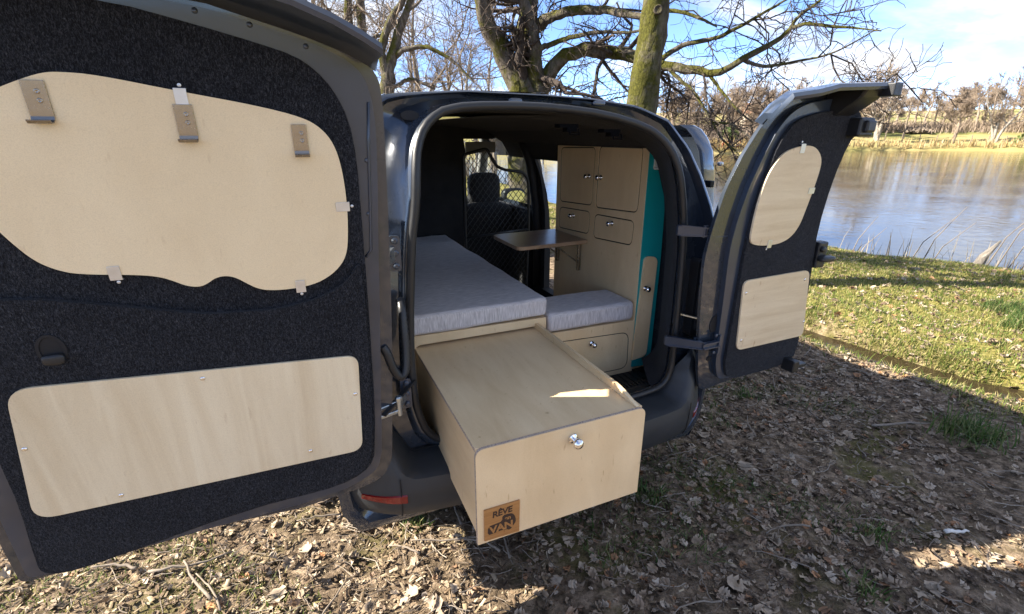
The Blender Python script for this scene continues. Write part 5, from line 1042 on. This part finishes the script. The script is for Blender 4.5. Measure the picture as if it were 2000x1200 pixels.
yy = rng.uniform(-2.5, 3.0, 1500); xx = creek_x(yy) + rng.normal(size=1500) * .30; o = leaves(xx, yy, (.02, .06), M['leaf'], 'leaf_litter', .3); tag(o, 'dead leaves caught along the narrow creek', 'leaves')
def tuft(x, y, n, sp, h, label, mat=None):
    a = rng.normal(size=(n, 2)) * sp; o = blades(x + a[:, 0], y + a[:, 1], h, mat or M['grass_green'], 'grass_tuft', .0035, .75); del o['kind']; return tag(o, label, 'grass tuft', 'grass tufts')
tuft(2.72, -.46, 300, .085, (.05, .16), 'large bright green grass tuft among fallen leaves')
for x, y in ((.55, -.05), (.62, -.12), (1.35, -.72), (1.0, -.9), (.35, .15), (-.55, .2), (1.9, .5), (2.3, .9)): tuft(x, y, 55, .035, (.025, .075), 'small green grass tuft growing in the leaf litter')
# larger single leaves
keep_r = rng; rng = np.random.default_rng(77); lv = []
for k in range(6):
    o = leaves(np.array([0.]), np.array([0.]), (.075, .10), M['leaf'], 'fallen_leaf', .2, .55); me = o.data; bpy.data.objects.remove(o, do_unlink=True); c_ = np.array([v.co for v in me.vertices]); c_[:, 2] -= c_[:, 2].min(); me.vertices.foreach_set('co', c_.astype(np.float32).ravel()); me.update(); lv.append(me)
lx, ly = scatter(260, (-40, 84), (1.3, 3.4))
for i, (x, y) in enumerate(list(zip(lx, ly))[:90]):
    o = bpy.data.objects.new('fallen_leaf', lv[i % 6]); link(o, None, (x, y, gz(x, y) + .010)); o.rotation_euler = (0, 0, i * 2.4); o.scale = (.75 + .35 * ((i * 37) % 10) / 10,) * 3
    tag(o, 'large dry lobed oak leaf on the sunny mulch' if x < -.1 else 'large dry lobed oak leaf on the shaded litter', 'leaf', 'large single oak leaves')
rng = keep_r
# sticks
def stick(x, y, a, L, r_, bend, label, mat=None, group=None, name='fallen_twig', fork=False):
    pts = []; n = 8
    for i in range(n):
        t = i / (n - 1) - .5; px_ = x + math.cos(a) * L * t - math.sin(a) * bend * L * (.25 - t * t) + random.uniform(-1, 1) * L * .012; py_ = y + math.sin(a) * L * t + math.cos(a) * bend * L * (.25 - t * t) + random.uniform(-1, 1) * L * .012
        pts.append((px_, py_, gz(px_, py_) + r_ + .016 + .012 * random.random()))
    mb = MB().tube(pts, [r_ * (1 - .55 * i / n) for i in range(n)], 7)
    if fork:
        b0 = Vector(pts[4]); aa = a + random.choice((-1, 1)) * .6; mb.tube([b0, b0 + Vector((math.cos(aa), math.sin(aa), .02)) * L * .15, b0 + Vector((math.cos(aa + .2), math.sin(aa + .2), .01)) * L * .3], [r_ * .6, r_ * .5, r_ * .3], 6)
    return tag(mb.build(name, mat or M['stick'], None, smooth=True), label, 'twig', group)
stick(1.712, -.871, -.22, .14, .010, 0, 'short peeled white stick lying on the shaded leaves', M['white'], None, 'peeled_stick')
stick(2.45, -.22, -.42, .36, .009, .12, 'longest grey stick lying next to the large grass tuft', None, None, 'fallen_twig')
SL = 'dry fallen twig lying in the sunny mulch'
for i in range(46):
    x, y = random.uniform(-2.3, -.05), random.uniform(-.25, 2.2); stick(x, y, random.uniform(0, 3.14), random.uniform(.09, .30), random.uniform(.0025, .0075), random.uniform(-.5, .5), ('forked ' + SL) if i % 4 == 0 else SL.replace('dry', 'dry unforked'), None, 'twigs in the sunny mulch', fork=i % 4 == 0)
SR = 'pale fallen twig lying in the shaded leaf litter'
for i in range(44):
    x, y = random.uniform(.2, 3.0), random.uniform(-1.1, 1.2); stick(x, y, random.uniform(0, 3.14), random.uniform(.07, .26), random.uniform(.002, .005), random.uniform(-.7, .7), ('forked ' + SR) if i % 4 == 0 else SR.replace('pale', 'pale unforked'), None, 'twigs in the shaded litter', fork=i % 4 == 0)
def fine_twigs(n0, azr, rr_, keep, label):
    x, y = scatter(n0, azr, rr_, keep); n = len(x); L = rng.uniform(.03, .15, n); a = rng.uniform(0, 2 * np.pi, n); P = np.zeros((n, 5, 3)); P[:, 0, 0] = x; P[:, 0, 1] = y
    for k in range(1, 5): a = a + rng.normal(size=n) * .35; P[:, k, 0] = P[:, k - 1, 0] + np.cos(a) * L / 4; P[:, k, 1] = P[:, k - 1, 1] + np.sin(a) * L / 4
    P[:, :, 2] = H(P[:, :, 0], P[:, :, 1]) + .010 + rng.uniform(0, .012, (n, 1)) + rng.normal(size=(n, 5)) * .002
    V, F = tubes(P, np.repeat(rng.uniform(.0009, .0026, (n, 1)), 5, 1), 4); tag(np_obj('twig_litter', V, F, M['stick'], None, None, True, 'stuff'), label, 'twigs')
fine_twigs(4200, (-48, 30), (1.0, 5.0), lambda x, y: x < .4, 'thin broken twig bits over the sunny mulch')
fine_twigs(2600, (5, 90), (1.0, 5.6), lambda x, y: (x > .1) & (x < 3.5), 'thin broken twig bits among the shaded leaves')
# shore plants
az = np.radians(rng.uniform(57.5, 72, 180)); rr = np.interp(np.degrees(az), AZT, RN) - rng.uniform(-.35, .45, 180); ok = rng.random(180) < np.interp(np.degrees(az), [57.5, 60, 62, 64, 67, 69, 72], [.15, .5, 1, .7, .35, .9, 1.])
gx, gy = CAM.x + rr[ok] * np.sin(az[ok]), CAM.y + rr[ok] * np.cos(az[ok]); tag(blades(gx, gy, (.2, .65), M['reed'], 'shore_reeds', .006, .35, np.maximum(H(gx, gy), WATER - .1)), 'thin dry reed stems at the near water edge', 'reeds')
tw = []
for a_, L_, le in ((59.0, .9, .3), (59.6, .7, .35), (63.5, 1.0, .5), (64.4, 1.15, .4), (65.0, .9, .45), (68.6, 1.4, .55), (69.2, 1.6, .6), (69.9, 1.2, .5), (70.6, 1.3, .6), (71.2, 1.5, .4)):
    a_ = math.radians(a_); r0 = float(np.interp(math.degrees(a_), AZT, RN)) - .05; x, y = CAM.x + r0 * math.sin(a_), CAM.y + r0 * math.cos(a_); z = gz(x, y); dr_ = Vector((math.cos(a_), -math.sin(a_), 0)); 
    tag(MB().tube([Vector((x, y, z - .05)), Vector((x, y, z + L_ * .5)) + dr_ * le * .3, Vector((x, y, z + L_)) + dr_ * le], [.010, .007, .003], 6).build('shore_sapling', M['stick'], None, smooth=True), 'thin leafless sapling stem leaning at the near water edge', 'sapling', 'sapling stems at the water edge')
lgx, lgy = 9.15, 2.30
tag(MB().tube([(lgx - .06, lgy + .03, gz(lgx, lgy) - .1), (lgx + .03, lgy, gz(lgx, lgy) + .18), (lgx + .20, lgy - .08, gz(lgx, lgy) + .44)], [.085, .06, .012], 10).build('leaning_stump', M['bark_pale'], None, smooth=True), 'pale pointed stump leaning out of the near shore', 'stump')
# far shore reeds
n = 5200; az = np.radians(rng.uniform(40, 74, n)); rr = np.interp(np.degrees(az), AZT, RF) + np.abs(rng.normal(size=n)) * 1.6 + .5; keep = (np.sin(np.degrees(az) * 7.1) + np.sin(np.degrees(az) * 17.3 + 1) + rng.normal(size=n) * .5) > -.1
gx, gy = (CAM.x + rr * np.sin(az))[keep], (CAM.y + rr * np.cos(az))[keep]; tag(blades(gx, gy, (.5, 1.7), M['dry'], 'far_reeds', .05, .5), 'golden dry reeds along the far bank', 'reeds')

n = 15000; az = np.radians(rng.uniform(40, 76, n)); rr = np.interp(np.degrees(az), AZT, RF) + np.where(np.degrees(az) < 54, rng.uniform(4, 26, n), rng.normal(size=n) * 3 + 34)
gx, gy = CAM.x + rr * np.sin(az), CAM.y + rr * np.cos(az); tag(blades(gx, gy, (.6, 2.8), M['twig_far'], 'far_scrub', .06, .6), 'brown leafless scrub under the trees on the opposite shore', 'scrub')
n = 7000; az = np.radians(rng.uniform(-8, 24, n)); rr = rng.uniform(22, 60, n)
gx, gy = CAM.x + rr * np.sin(az), CAM.y + rr * np.cos(az); tag(blades(gx, gy, (.4, 1.6), M['twig_mid'], 'thicket_scrub', .02, .6), 'brown leafless scrub between the thicket trees', 'scrub')
